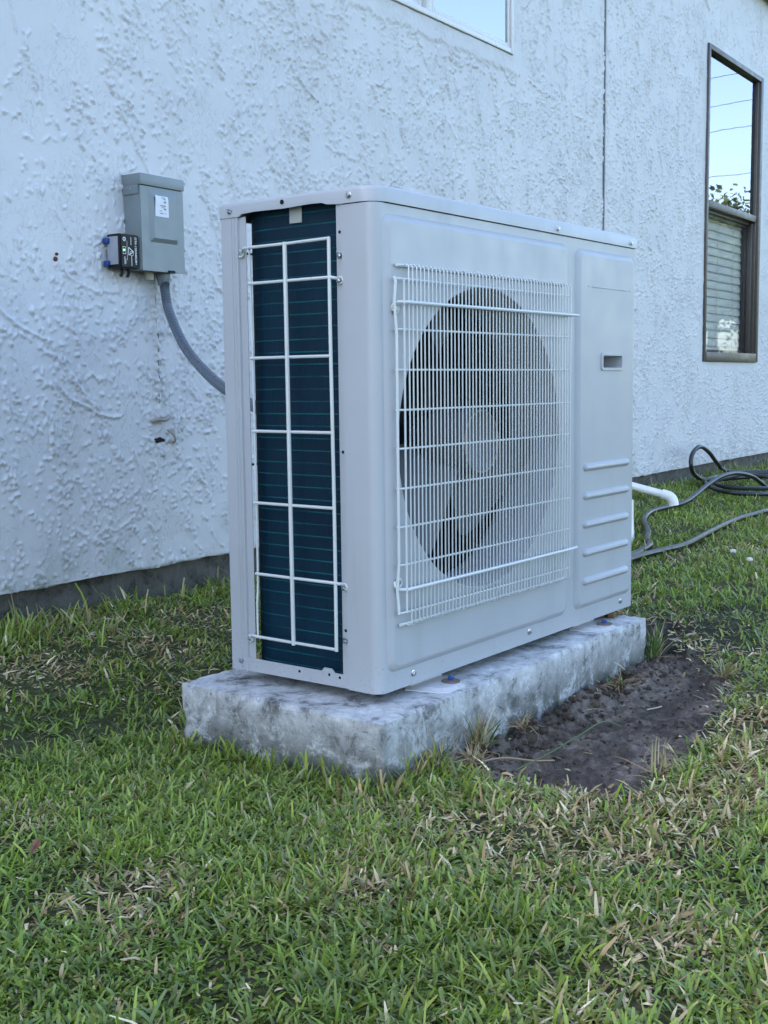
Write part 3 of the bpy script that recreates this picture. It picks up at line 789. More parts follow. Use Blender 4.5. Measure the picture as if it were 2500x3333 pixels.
# ---- side guard
sg = empty('side_guard', (0, 0, 0)); sg.parent = ac
GX = -.012
b = MB(); b.tube([(GX-.002, .1763, .7450), (GX-.002, .1745, .0655)], .0037, 8); b.build('wire', wirem, sg)
b = MB(); b.tube(smooth_path([(GX, .0832, .7445), (GX, .0830, .60), (GX+.001, .0815, .30), (GX, .081, .066)], 4), .0030, 8); b.build('wire', wirem, sg)
b = MB(); b.tube(smooth_path([(GX+.004, .2625, .7415), (GX+.008, .2655, .70), (GX+.010, .2655, .55), (GX+.010, .2655, .2), (GX+.005, .264, .13), (GX+.004, .2635, .066)], 4), .0020, 8); b.build('wire', wirem, sg)
ys = (.7425, .6820, .5560, .4310, .3065, .1815, .0690)
for i, z in enumerate(ys):
    pts = [(GX+.001, .262, z), (GX, .176, z), (GX, .081, z)]
    if i in (1, 5): pts += [(GX+.003, .076, z-.001), (GX+.011, .0745, z-.002)]
    if i in (0, 6):
        pts = [(GX+.012, .2885, z-.009), (GX+.009, .284, z-.003), (GX+.005, .278, z)] + pts
        if i == 0: pts = pts[:-1] + [(GX, .0815, z+.0015)]
    b = MB(); b.tube(pts, .0027, 8); b.build('wire', wirem, sg)
for y, z in ((.290, .735), (.290, .0605), (.0715, .677), (.0715, .174)):
    b = MB(); n_ = 14
    b.tube([(.0005, y + .0052*math.cos(q), z + .0052*math.sin(q)) for q in np.linspace(0, 5.6, n_)], .0023, 6); b.build('wire_loop', wirem, sg)
# ---- rear guard wires seen through the gap
for z in (.745, .365):
    b = MB(); b.tube([(.03, .345, z), (.61, .345, z)], .0022, 6); b.build('rear_wire', blackp, ac)
# ---- front grille
fg = empty('fan_grille', (0, 0, 0)); fg.parent = ac
GY = -.026
xs_ = [.0555 + i*(.6005-.0555)/49 for i in range(50)]
b = MB(); b.tube([(0, .012, .6995), (0, .004, .7003), (0, 0, .697), (0, -.0002, .40), (0, 0, .115), (0, .004, .1115), (0, .012, .1120)], .00128, 6)
w0 = b.build('wire', wirem, fg); w0.location = (xs_[0], GY, 0)
for x in xs_[1:]: share(w0, (x, GY + random.gauss(0, .0003), random.gauss(0, .0005)))
b = MB(); b.tube([(0, 0, .678), (0, 0, .134)], .0019, 6); w1 = b.build('wire', wirem, fg); w1.location = (.0440, GY+.001, 0)
b = MB(); b.tube([(0, .004, .6795), (0, .001, .672), (0, .004, .640), (0, .000, .590), (0, 0, .22), (0, .004, .175), (0, .001, .14), (0, .001, .133)], .0025, 7); w2 = b.build('wire', wirem, fg); w2.location = (.0285, GY+.005, 0)
rows = [.6765, .5965, .532, .4675, .405, .340, .277, .2145, .135]
b = MB(); b.tube([(.0275, .006, 0), (.034, .0015, 0), (.044, 0, 0), (.606, 0, 0)], .0019, 6); r0 = b.build('wire', wirem, fg); r0.location = (0, GY+.0022, rows[0])
for z in rows[1:]: share(r0, (0, GY+.0022, z))
for z in (.699, .1125):
    b = MB(); b.tube([(.0405, 0, z), (.0435, 0, z), (.604, 0, z)], .0028, 7); r_ = b.build('wire', wirem, fg); r_.location = (0, GY+.013, 0)
for z, s in ((.6395, -1), (.1735, 1)):
    b = MB(); b.tube(smooth_path([(.0335, -.009, z+s*.012), (.0315, -.0115, z+s*.006), (.0345, -.017, z), (.046, GY-.0022, z), (.06, GY-.0032, z), (.3, GY-.0035, z), (.60, GY-.0032, z), (.624, GY-.001, z)], 4), .0030, 8)
    b.tube([(.0395+.0062*math.cos(q), -.0125, z+s*.010+.0062*math.sin(q)) for q in np.linspace(0, 6.28, 16)], .0026, 6)
    b.build('wire', wirem, fg)
    b = MB(); b.tube([(.601, GY, z), (.606, -.015, z), (.607, -.004, z-.002)], .0026, 6); b.build('grille_lug', wirem, fg)
# ---- fan
b = MB()
b.lathe([(FR-.0008, -.0030), (FR-.003, .004), (FR-.009, .020), (FR-.011, .040), (FR-.011, .085), (FR-.006, .100), (FR+.004, .108), (FR+.03, .110)], (FC[0], 0, FC[1]), 'y', 96)
b.build('fan_shroud', m_paint('shroud_white', (.36, .38, .42), .4, .1).m, ac, ang=60)
b = MB()
HB = .058
b.lathe([(.0001, .022), (.030, .020), (.048, .010), (HB-.004, .0015), (HB-.001, .0), (HB, .002), (HB+.002, .02), (HB+.006, .085), (.0001, .085)], (FC[0], .002, FC[1]-.006), 'y', 48)
b.build('fan_hub', fanm, ac, ang=40)
b = MB(); b.lathe([(HB-.0032, .0002), (HB-.0018, -.0016), (HB-.0004, .0002)], (FC[0], .001, FC[1]-.006), 'y', 48); b.build('hub_rim', m_paint('rim_brown', (.34, .29, .25), .5, .2).m, ac)
def blade():
    b = MB(); nr, na = 14, 16; vs = []
    for i in range(nr+1):
        t = i/nr; r = .056 + (.250-.056)*t
        a0 = R(-28 - 4*t + 8*math.sin(t*3.1)); a1 = R(20 + 16*t - 10*t*t*t)
        if t > .9: a1 -= R(60*(t-.9)); a0 += R(70*(t-.9))
        for j in range(na+1):
            s = j/na; a = a0 + (a1-a0)*s
            y = .130 - .112*s**.9*(1 - .12*t) + .012*math.sin(s*math.pi)
            vs.append((r*math.cos(a), y, r*math.sin(a)))
    fs = [(i*(na+1)+j, i*(na+1)+j+1, (i+1)*(na+1)+j+1, (i+1)*(na+1)+j) for i in range(nr) for j in range(na)]
    n_ = len(vs); vs += [(x, y+.003, z) for x, y, z in vs]; fs += [tuple(q+n_ for q in f[::-1]) for f in fs]
    b.add(vs, fs)
    return b.build('fan_blade', fanm, ac, ang=60)
bl = blade(); bl.location = (FC[0], .006, FC[1]-.006)
for i, a in enumerate((212, 332, 92)):
    o = bl if i == 0 else share(bl); o.rotation_euler = (0, R(-a), 0)
b = MB(); b.box(.270, .150, .02, .285, .165, .78); b.box(.345, .150, .02, .360, .165, .78); b.lathe([(.0001, 0), (.05, 0), (.055, .06), (.0001, .06)], (FC[0], .10, FC[1]-.006), 'y', 24)
b.build('motor_bracket', darkin, ac, bevel=.001)
# ---- screws
def screw_mesh():
    b = MB()
    b.lathe([(.0001, .0), (.0058, .0), (.0058, -.0008), (.0040, -.0014)], (0, 0, 0), 'y', 16)
    b.lathe([(.0040, -.0010), (.0040, -.0038), (.0030, -.0046), (.0016, -.0046), (.0013, -.0030), (.0001, -.0030)], (0, 0, 0), 'y', 6)
    return b.mesh('screw')
sme = screw_mesh(); s0 = None
for x, z, y in [(.094, .0185, 0), (.485, .0205, 0), (.887, .0190, 0), (.587, .8075, -.0035), (.915, .8070, -.0035)]:
    s = link('screw', sme, zinc, ac) if s0 is None else share(s0); s0 = s0 or s
    s.location = (x, y, z); s.rotation_euler = (0, random.uniform(0, 1), 0)
for y, z, x in [(.312, .8085, -.002), (.049, .8095, -.002), (.0715, .717, .001), (.0715, .6772, -.0012), (.290, .7385, -.0002), (.312, .018, -.0006), (.290, .0608, -.0002), (.0715, .083, .001), (.0715, .1737, -.0012)]:
    s = share(s0); s.location = (x, y, z); s.rotation_euler = (random.uniform(0, 1), 0, R(-90))
for x, z in ((.040, .6300), (.040, .1835)):
    s = share(s0); s.location = (x, -.0098, z)
# ---- mounting feet
for bx in (.186, .781):
    ft = empty('mounting_foot', (bx, 0, PADT)); ft.parent = ac
    b = MB()
    out = [(-.075, .03), (-.058, -.030), (-.045, -.043), (.000, -.044), (.014, -.036), (.030, -.012), (.046, .03)]
    inn = [(-.058, .03), (-.044, -.022), (-.034, -.032), (-.003, -.033), (.006, -.027), (.018, -.008), (.030, .03)]
    b.fill([[(x, y, .0022) for x, y in out]]); b.loft([[(x, y, .0) for x, y in out], [(x, y, .0022) for x, y in out]])
    b.loft([[(x, y, .0024) for x, y in out[:1]+out[1:]], [(x, y, .0055) for x, y in inn]]); b.fill([[(x, y, .0055) for x, y in inn]])
    b.box(-.06, .028, .0, .034, .20, .020)
    b.build('foot_plate', vinyl, ft, ang=30)
    b = MB(); b.lathe([(.0001, .0060), (.0165, .0060), (.0165, .0078), (.006, .0084), (.0001, .0084)], (.004, -.013, 0), 'z', 20); b.build('washer', washer_m, ft)
    b = MB(); b.lathe([(.0001, .0160), (.0035, .0160), (.0050, .0145), (.0050, .0080)], (.004, -.013, 0), 'z', 6); b.build('bolt', blue, ft)
b = MB(); b.lathe([(.0001, .0), (.0135, .0), (.0135, .013), (.0085, .0145), (.0085, .020), (.0001, .020)], (.886, .022, -.0195), 'z', 6); b.lathe([(.0001, .0), (.010, .0), (.010, .012), (.0001, .012)], (.868, .040, -.0195), 'z', 6)
b.build('brass_nut', brass, ac, bevel=.0008)

# ================================================================== WHITE DRAIN PIPE
dp_ = empty('drain_pipe', (2.9, .95, -.09), label='white plastic drain pipe with a downturned elbow behind the cooling unit', cat='pipe')
PA, PB = Vector((2.83, 1.31, .172)), Vector((2.95, .80, .045))
b = MB(); b.tube([p - dp_.location for p in (PA, PB)], .0165, 18); b.build('pipe_run', pvc, dp_)
d = (PB-PA).normalized(); p0 = PB - d*.015
el = smooth_path([p0, PB + d*.008, PB + d*.020 + Vector((0, 0, -.004)), PB + d*.030 + Vector((0, 0, -.015)), PB + d*.034 + Vector((0, 0, -.033))], 6)
b = MB(); b.tube([p - dp_.location for p in el], .0205, 18, cap=False); b.tube([p - dp_.location for p in el], .0175, 18, cap=False); b.build('elbow', pvc, dp_)
b = MB(); b.tube([Vector((2.60, .790, -.13)) - dp_.location, Vector((2.615, .80, -.02)) - dp_.location, Vector((2.615, .80, .055)) - dp_.location], [.021, .018, .017], 14); b.build('standpipe', pvc, dp_)

# ================================================================== GARDEN HOSE
hose = empty('garden_hose', (3.2, .9, -.06), label='long black garden hose snaking and coiled on the grass beside the wall', cat='garden hose')
hp = [(1.5, .60, -.100), (1.9, .585, -.100), (2.176, .584, -.098), (2.317, .585, -.098), (2.444, .58, -.099), (2.624, .575, -.100), (2.914, .614, -.096), (3.22, .654, -.092), (3.464, .675, -.090), (3.796, .676, -.089),
      (4.3, .70, -.086), (4.9, .74, -.075), (5.25, .95, -.05), (5.20, 1.22, -.03), (4.85, 1.28, -.025), (4.40, 1.22, -.026), (4.13, 1.02, -.045), (4.22, .86, -.060), (4.6, .80, -.066), (5.0, .88, -.05), (5.12, 1.10, -.03),
      (4.86, 1.27, -.005), (4.72, 1.280, .050), (4.575, 1.272, .118), (4.43, 1.262, .153), (4.32, 1.256, .124), (4.288, 1.25, .067), (4.337, 1.245, .010), (4.46, 1.22, -.022), (4.72, 1.10, -.02), (4.95, .96, -.03), (4.85, .84, -.05),
      (4.60, .84, -.052), (4.35, .92, -.045), (4.25, 1.05, -.035), (4.40, 1.16, -.02), (4.70, 1.12, -.01), (4.80, 1.0, -.03), (4.66, .965, -.075),
      (4.575, .98, -.040), (4.451, .99, .006), (4.262, 1.0, .035), (4.06, 1.0, .033), (3.856, .99, .006), (3.65, .97, -.028), (3.488, .955, -.044), (3.335, .965, -.049), (3.158, .955, -.050), (2.948, .892, -.059), (2.736, .777, -.074),
      (2.56, .70, -.084), (2.50, .660, -.090), (2.38, .632, -.094), (2.235, .612, -.096), (1.9, .62, -.098), (1.5, .66, -.098)]
b = MB(); P = smooth_path([Vector(p) - hose.location for p in hp], 10); b.tube(P, .0112, 10); b.build('tube', rubber, hose)

# ================================================================== GROUND
POLY = [(.035, -.062), (.085, -.20), (.085, -.32), (.10, -.385), (.20, -.405), (.30, -.395), (.44, -.385), (.60, -.345), (.80, -.31), (.94, -.20), (1.06, -.09), (1.28, .02), (1.40, .15), (1.15, .17), (.97, .11), (.935, .05), (.90, -.03)]
def poly_sd(x, y):
    px = np.array([p[0] for p in POLY]); py = np.array([p[1] for p in POLY]); n_ = len(POLY)
    d = np.full(x.shape, 1e9); ins = np.zeros(x.shape, bool)
    for i in range(n_):
        x0, y0, x1, y1 = px[i], py[i], px[(i+1) % n_], py[(i+1) % n_]
        ex, ey = x1-x0, y1-y0; wx, wy = x-x0, y-y0
        t = np.clip((wx*ex + wy*ey)/(ex*ex+ey*ey), 0, 1)
        d = np.minimum(d, np.hypot(wx-ex*t, wy-ey*t))
        c = ((y0 > y) != (y1 > y)) & (x < (x1-x0)*(y-y0)/((y1-y0) if y1 != y0 else 1e-9) + x0)
        ins ^= c
    return np.where(ins, d, -d)
def dirt(x, y):
    s = poly_sd(x, y) + (fbm(x*16, y*16, 3, 21) - .5) * .07
    return sstep(-.015, .02, s)
def mud(x, y):                                     # half bare, trampled area beyond the patch
    m = np.exp(-(((x-1.28)/.42)**2 + ((y-.02)/.20)**2)) * 1.15 + .75*np.exp(-(((x-1.15)/.14)**2 + ((y+.12)/.10)**2))
    return np.clip(m * (.55 + 1.1*fbm(x*6, y*6, 3, 33)), 0, 1)
def gz(x, y):
    yw = 1.1775 + .045*x
    t = np.clip((y-.40)/(yw-.40), 0, 1); t = t*t*(3-2*t)
    z = -.126 + t*.074
    z = z + (fbm(x*2.5, y*2.5, 3, 2) - .5)*.022 * sstep(8, 3, np.hypot(x, y))
    D = dirt(x, y)
    z = z - D*.014
    clod = fbm(x*21, y*24, 5, 51, .68); clod = sstep(.25, .75, clod); clod2 = fbm(x*70, y*70, 3, 52)
    heap = D * np.exp(-((y+.085)/.035)**2) * sstep(.10, .25, x) * (.45 + .55*sstep(.2, .9, x)) 
    z = z + heap*(.004 + .030*np.clip(clod-.3, 0, 1) + .012*clod2) + D*((clod-.5)*(.006 + .010*fbm(x*5, y*5, 2, 57)) + (clod2-.5)*.009) + (1-D)*(clod-.5)*.006
    rim = D * np.exp(-((poly_sd(x, y)-.02)/.03)**2); z = z + rim*.006*clod*2
    return z
def build_ground():
    def L(segs):
        o = []
        for a, b_, s in segs: o += list(np.linspace(a, b_, max(1, int(round((b_-a)/s))), endpoint=False))
        return np.array(o + [segs[-1][1]])
    xs = L([(-400, -40, 60), (-40, -4, 6), (-4, -1.6, .3), (-1.6, 0, .02), (0, 1.45, .0058), (1.45, 2.4, .02), (2.4, 7, .05), (7, 40, 3), (40, 400, 60)])
    ys = L([(-400, -40, 60), (-40, -4, 6), (-4, -1.4, .3), (-1.4, -.5, .02), (-.5, .2, .0058), (.2, 1.4, .02), (1.4, 1.7, .1), (1.7, 40, 6), (40, 400, 60)])
    X, Y = np.meshgrid(xs, ys); Z = gz(X, Y)
    D = dirt(X, Y); M_ = mud(X, Y)
    V = np.stack([X, Y, Z], -1).reshape(-1, 3).astype(np.float32)
    nx, ny = len(xs), len(ys); ii, jj = np.meshgrid(np.arange(nx-1), np.arange(ny-1)); q = (jj*nx+ii).ravel()
    F = np.stack([q, q+1, q+nx+1, q+nx], -1)
    me = bpy.data.meshes.new('ground'); me.vertices.add(len(V)); me.vertices.foreach_set('co', V.ravel())
    me.loops.add(F.size); me.loops.foreach_set('vertex_index', F.astype(np.int32).ravel())
    me.polygons.add(len(F)); me.polygons.foreach_set('loop_start', np.arange(0, F.size, 4, dtype=np.int32)); me.polygons.foreach_set('loop_total', np.full(len(F), 4, np.int32))
    me.update(calc_edges=True)
    base = np.array([.075, .060, .038]); gr = np.array([.085, .105, .038]); so = np.array([.150, .124, .106])
    k = fbm(X*5, Y*5, 3, 90)[..., None]
    c = base*(1-k) + gr*k
    far = sstep(5, 9, np.hypot(X, Y))[..., None]; c = c*(1-far) + np.array([.055, .085, .028])*far
    dry = sstep(.45, .65, fbm(X*7, Y*9, 4, 60))[..., None]
    so2 = so*(.75 + .75*dry)
    c = c*(1-D[..., None]) + so2*D[..., None]
    c = c*(1-.7*M_[..., None]) + np.array([.036, .030, .026])*.7*M_[..., None]
    color_attr(me, c.reshape(-1, 3))
    me.polygons.foreach_set('use_smooth', np.ones(len(F), bool)); me.materials.append(soil_m)
    o = bpy.data.objects.new('ground', me); col.objects.link(o); tag(o, kind='structure', label='lawn soil with a dug bare patch beside the slab')
build_ground()

# ================================================================== GRASS
CAM = np.array([-1.506, -1.154])
def blades(n, xr, yr, wid, hgt, lean, dens, seg=3, seed=0, pal='green'):
    hgt = (hgt[0]*.85, hgt[1]*.85) if pal == 'green' else hgt
    g = np.random.default_rng(seed)
    x = g.uniform(*xr, n); y = g.uniform(*yr, n)
    keep = g.uniform(0, 1, n) < dens(x, y)
    x, y = x[keep], y[keep]; n = len(x)
    z = gz(x, y)
    big = fbm(x*3, y*3, 3, 70); tuft = fbm(x*14, y*14, 2, 71)
    h = g.uniform(*hgt, n) * (.6 + .9*tuft); w_ = g.uniform(*wid, n)
    az = g.uniform(0, 2*np.pi, n) + 0; ln = np.clip(g.normal(lean, .32, n), .05, 1.45)
    cv = g.uniform(.1, .9, n)
    # twist of the blade face
    fa = az + g.normal(np.pi/2, .5, n)
    pts = []
    px, py, pz = x.copy(), y.copy(), z - .004
    L = [ (px, py, pz) ]
    for s in range(seg):
        a = ln + cv*(s/seg)
        st = h/seg
        px = px + np.sin(a)*np.cos(az)*st; py = py + np.sin(a)*np.sin(az)*st; pz = pz + np.cos(a)*st
        pz = np.maximum(pz, z + .002)
        L.append((px, py, pz))
    prof = [.75, 1.0, .85, 0][:seg] if seg == 3 else [.9, 1.0][:seg]
    V = []
    cx, cy = np.cos(fa), np.sin(fa)
    for s in range(seg):
        a_, b_, c_ = L[s]; ww = w_*.5*prof[s]
        tw = g.normal(0, .25, n)*w_*.5
        V.append(np.stack([a_-cx*ww, b_-cy*ww, c_-tw], -1)); V.append(np.stack([a_+cx*ww, b_+cy*ww, c_+tw], -1))
    a_, b_, c_ = L[seg]; ww = w_*.5*g.uniform(.05, .75, n)
    V.append(np.stack([a_-cx*ww, b_-cy*ww, c_], -1)); V.append(np.stack([a_+cx*ww, b_+cy*ww, c_], -1))
    k = 2*seg + 2
    V = np.stack(V, 1).reshape(-1, 3)
    base = np.arange(n)*k
    quads = []
    for s in range(seg):
        quads.append(np.stack([base+2*s, base+2*s+1, base+2*s+3, base+2*s+2], -1))
    tri = np.zeros((0, 3), int)
    # colours
    t = g.uniform(0, 1, n)
    G = np.array([[.125, .185, .040], [.165, .230, .045], [.210, .265, .060], [.165, .205, .090], [.27, .295, .080], [.225, .250, .110]])
    S = np.array([[.46, .34, .18], [.56, .44, .26], [.36, .25, .13], [.28, .24, .10], [.68, .56, .37]])
    if pal == 'green':
        ci = (np.clip(big*1.3 - .2, 0, 1)*2 + g.uniform(0, 4, n)).astype(int) % 6
        c = G[ci] * np.array([.97, 1.02, .80]) * g.uniform(.6, 1.4, n)[:, None] * (.80 + .52*fbm(x*2.2, y*2.2, 3, 123))[:, None]
        dd = g.uniform(0, 1, n) < deadness(x, y)*.55 + .035
        c[dd] = S[g.integers(0, 5, dd.sum())] * g.uniform(.7, 1.1, dd.sum())[:, None]
    else:
        c = S[g.integers(0, 5, n)] * g.uniform(.6, 1.35, n)[:, None]
    cc = np.repeat(c[:, None, :], k, 1)
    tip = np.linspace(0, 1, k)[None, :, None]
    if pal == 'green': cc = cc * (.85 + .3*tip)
    return V, np.concatenate(quads), tri, cc.reshape(-1, 3)
SPOTS = [(-.04, .87, .13, .09, 1.7), (.28, .80, .10, .06, .8), (-.07, -.38, .11, .09, 1.7), (.02, -.42, .10, .06, 1.0), (.12, -.50, .16, .06, 1.3), (.25, -.54, .10, .05, 1.2), (-.09, .06-.12, .10, .05, .5), (-.30, -.62, .10, .06, .7), (-.55, -.05, .08, .05, .5), (.45, -.46, .2, .05, .9), (.62, -.42, .12, .05, 1.0), (-.36, -.30, .08, .05, .5), (.20, 1.1, .18, .10, .6), (-.2, -.2, .25, .07, .45), (.0, -.48, .12, .05, .6)]
def deadness(x, y):
    d = np.zeros_like(x)
    for a, b_, sx, sy, k in SPOTS: d = d + k*np.exp(-((x-a)/sx)**2 - ((y-b_)/sy)**2)
    d = d + .55*sstep(.52, .72, fbm(x*8, y*8, 3, 80))
    return np.clip(d, 0, 1)
def clear(x, y):                                   # not under the slab, not inside the wall
    ok = ~((x > -.068) & (x < .922) & (y > -.058 + .017*x) & (y < .395)) & (y < 1.175 + .045*x + .015)
    return ok.astype(float)
def view_w(x, y):                                  # sector of lawn that matters, with a generous margin either side
    dx, dy = x-CAM[0], y-CAM[1]; a = np.arctan2(dy, dx)
    return ((a > R(-12)) & (a < R(100))).astype(float)
def dn(f=1.0, n0=0, n1=9):
    def fn(x, y):
        r = np.hypot(x-CAM[0], y-CAM[1])
        patch = 1 - dirt(x, y); bare = 1 - .82*mud(x, y)
        dens_ = patch * bare * (1 - .6*deadness(x, y)) * (.45 + .75*sstep(.3, .6, fbm(x*9, y*9, 3, 44)))
        return f * dens_ * clear(x, y) * view_w(x, y) * ((r >= n0) & (r < n1))
    return fn
def joined(name, sets, m, **k):
    V = []; Q = []; T = []; C_ = []; o = 0
    for v, q, t, c in sets:
        V.append(v); Q.append(q+o); T.append(t+o); C_.append(c); o += len(v)
    V = np.concatenate(V).astype(np.float32); Q = np.concatenate(Q); T = np.concatenate(T); C_ = np.concatenate(C_)
    me = bpy.data.meshes.new(name); me.vertices.add(len(V)); me.vertices.foreach_set('co', V.ravel())
    idx = np.concatenate([Q.ravel(), T.ravel()]).astype(np.int32)
    me.loops.add(len(idx)); me.loops.foreach_set('vertex_index', idx)
    ls = np.concatenate([np.arange(len(Q))*4, len(Q)*4 + np.arange(len(T))*3]).astype(np.int32); lt = np.concatenate([np.full(len(Q), 4), np.full(len(T), 3)]).astype(np.int32)
    me.polygons.add(len(ls)); me.polygons.foreach_set('loop_start', ls); me.polygons.foreach_set('loop_total', lt); me.update(calc_edges=True)
    color_attr(me, C_); me.polygons.foreach_set('use_smooth', np.ones(len(ls), bool)); me.materials.append(m)
    o_ = bpy.data.objects.new(name, me); col.objects.link(o_); tag(o_, kind='stuff', **k); return o_
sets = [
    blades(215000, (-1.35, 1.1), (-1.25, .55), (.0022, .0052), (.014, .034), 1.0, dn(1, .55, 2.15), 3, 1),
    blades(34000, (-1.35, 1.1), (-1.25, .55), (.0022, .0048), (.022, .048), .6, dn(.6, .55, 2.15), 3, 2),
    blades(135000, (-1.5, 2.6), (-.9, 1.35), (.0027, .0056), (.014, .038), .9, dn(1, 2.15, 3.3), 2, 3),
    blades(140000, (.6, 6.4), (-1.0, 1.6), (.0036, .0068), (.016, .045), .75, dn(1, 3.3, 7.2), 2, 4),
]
# taller untrimmed fringes along the slab and under the wall
def fringe(x, y):
    a = np.exp(-((y - (-.075+.017*x))/.016)**2) * (x < .10) * (x > -.10) * .45 + np.exp(-((x+.092)/.014)**2) * (y > -.07) * (y < .40) * .22
    wl_ = 1.1775 + .045*x
    b_ = np.exp(-((y-(wl_-.09))/.07)**2) * (.15 + 1.2*sstep(.45, .7, fbm(x*5, y*2, 2, 95)))
    return np.clip(a*.9 + b_*1.0, 0, 1) * clear(x, y) * (1-dirt(x, y))
sets.append(blades(9000, (-.12, .11), (-.12, .42), (.0028, .0058), (.020, .065), .45, fringe, 3, 5))
sets.append(blades(30000, (-.3, 6.2), (.90, 1.48), (.0032, .0065), (.025, .085), .55, fringe, 3, 6))
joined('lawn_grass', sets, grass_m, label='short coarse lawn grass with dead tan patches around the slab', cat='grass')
def sdens(f):
    def fn(x, y):
        r = np.hypot(x-CAM[0], y-CAM[1])
        rim = np.exp(-(poly_sd(x, y)/.05)**2)
        return np.clip(f*(.10 + 1.15*deadness(x, y) + .55*rim), 0, 1) * (1-.90*dirt(x, y)*(1-.5*rim)) * clear(x, y) * view_w(x, y) * (r > .5)
    return fn
joined('straw_clippings', [blades(52000, (-1.35, 1.6), (-1.25, 1.3), (.0025, .0065), (.012, .040), 1.32, sdens(1), 2, 12, 'straw'),
                           blades(20000, (1.0, 6), (-.7, 1.4), (.003, .007), (.015, .04), 1.3, sdens(.5), 2, 13, 'straw')], straw_m,
       label='dead tan grass clippings lying between the green blades', cat='clippings')

# ---- soil crumbs in the dug patch
def crumbs():
    V = []; F = []; C_ = []
    g = np.random.default_rng(5)
    n = 0
    ico = bmesh.new(); bmesh.ops.create_icosphere(ico, subdivisions=2, radius=1); iv = np.array([v.co[:] for v in ico.verts]); iF = np.array([[v.index for v in f.verts] for f in ico.faces]); ico.free()
    while n < 760:
        x = g.uniform(.05, 1.05); y = g.uniform(-.42, -.03)
        if float(dirt(np.array([x]), np.array([y]))[0]) < .5 or not clear(np.array([x]), np.array([y]))[0]: continue
        near = math.exp(-((y+.095)/.04)**2)
        if g.uniform() > .25 + near: continue
        s = g.uniform(.0013, .0042) * (1 + 2.0*near*g.uniform()**2) 
        nv = iv * (1 + 1.3*(fbm(iv[:, 0]*2.2+n, iv[:, 1]*2.2+iv[:, 2]*1.7, 3, n) - .5))[:, None] * np.array([1, g.uniform(.6, 1), g.uniform(.5, .8)]) * s
        q = g.uniform(0, 6.3); nv = nv @ np.array([[math.cos(q), -math.sin(q), 0], [math.sin(q), math.cos(q), 0], [0, 0, 1]])
        V.append(nv + np.array([x, y, float(gz(np.array([x]), np.array([y]))[0]) + s*.25])); F.append(iF + n*len(iv))
        C_.append(np.tile(np.array([.10, .078, .062])*g.uniform(.5, 1.5), (len(iv), 1))); n += 1
    V = np.concatenate(V); F = np.concatenate(F)
    return V, np.zeros((0, 4), int), F, np.concatenate(C_)
joined('soil_crumbs', [crumbs()], soil_m, label='loose dark soil crumbs heaped along the slab', cat='soil')

# ---- uprooted tufts leaning on the slab
def tuft(loc, label, seed, nblade, hgt, stems, name='grass_tuft', spread=.5, green=.5):
    g = random.Random(seed); loc = Vector((loc[0], loc[1], float(gz(np.array([loc[0]]), np.array([loc[1]]))[0]) - .003))
    t = empty(name, loc, label=label, cat='grass tuft', group=None)
    V = []; Q = []; T = []; C_ = []; o = 0
    for k in range(nblade):
        az = g.uniform(0, 6.28); ln = g.uniform(.05, spread); h = g.uniform(*hgt); w_ = g.uniform(.0018, .0042)
        p = Vector((g.gauss(0, .010), g.gauss(0, .006), g.uniform(.0, .02))); fa = az + 1.57 + g.gauss(0, .5)
        c = np.array(g.choice([(.08, .15, .04), (.06, .12, .04), (.11, .17, .06)]) if g.random() < green else g.choice([(.40, .33, .22), (.30, .22, .13), (.48, .40, .28)]))
        vs = []
        for s in range(4):
            ww = w_*.5*(1, 1, .7, .06)[s]
            vs += [p + Vector((-math.cos(fa)*ww, -math.sin(fa)*ww, 0)), p + Vector((math.cos(fa)*ww, math.sin(fa)*ww, 0))]
            a = ln + .35*s*g.uniform(.2, 1)
            p = p + Vector((math.sin(a)*math.cos(az), math.sin(a)*math.sin(az), math.cos(a))) * h/3
        V.append(np.array([v[:] for v in vs])); Q.append(np.array([(o+2*s, o+2*s+1, o+2*s+3, o+2*s+2) for s in range(3)])); C_.append(np.tile(c, (8, 1))); o += 8
    V = np.concatenate(V); Q = np.concatenate(Q); me = bpy.data.meshes.new('blades'); me.from_pydata(V.tolist(), [], Q.tolist()); color_attr(me, np.concatenate(C_))
    link('blade_mass', me, grass_m, t, kind='stuff')
    b = MB()
    for k in range(stems):
        az = g.uniform(0, 6.28); el_ = g.uniform(-.2, .9); L = g.uniform(.03, .08)
        p = Vector((g.gauss(0, .006), g.gauss(0, .005), .008)); pts = [p]
        for s in range(4):
            p = p + Vector((math.cos(el_)*math.cos(az), math.cos(el_)*math.sin(az), math.sin(el_))) * L/4; az += g.gauss(0, .4); el_ += g.gauss(-.1, .35); pts.append(p)
        b.tube(pts, [.0013, .0012, .0010, .0008, .0004], 5)
    if stems: b.build('runner', m_paint('runner_tan', (.30, .22, .13), .7, .5).m, t)
    b = MB()
    for k in range(stems*2):
        az = g.uniform(0, 6.28); L = g.uniform(.01, .035); p = Vector((g.gauss(0, .010), g.gauss(0, .006), g.uniform(.0, .02)))
        b.tube([p, p + Vector((math.cos(az)*L*.5, math.sin(az)*L*.4, -.2*L)), p + Vector((math.cos(az)*L*.8, math.sin(az)*L*.7, -.8*L))], [.0008, .0006, .0003], 4)
    if stems: b.build('root_mass', m_paint('root_brown', (.10, .055, .038), .9, .5).m, t, kind='stuff')
tuft((.055, -.080), 'upright uprooted tuft with tan husks, nearest the slab corner', 3, 34, (.035, .10), 14, spread=.75, green=.35)
tuft((.175, -.082), 'bushy uprooted tuft with fine green tips, at the near end of the dirt', 4, 85, (.03, .085), 22, spread=.95, green=.40)
tuft((.118, -.105), 'flattened brown mat of dead grass and roots between the two upright tufts', 14, 60, (.02, .05), 24, spread=1.5, green=.08)
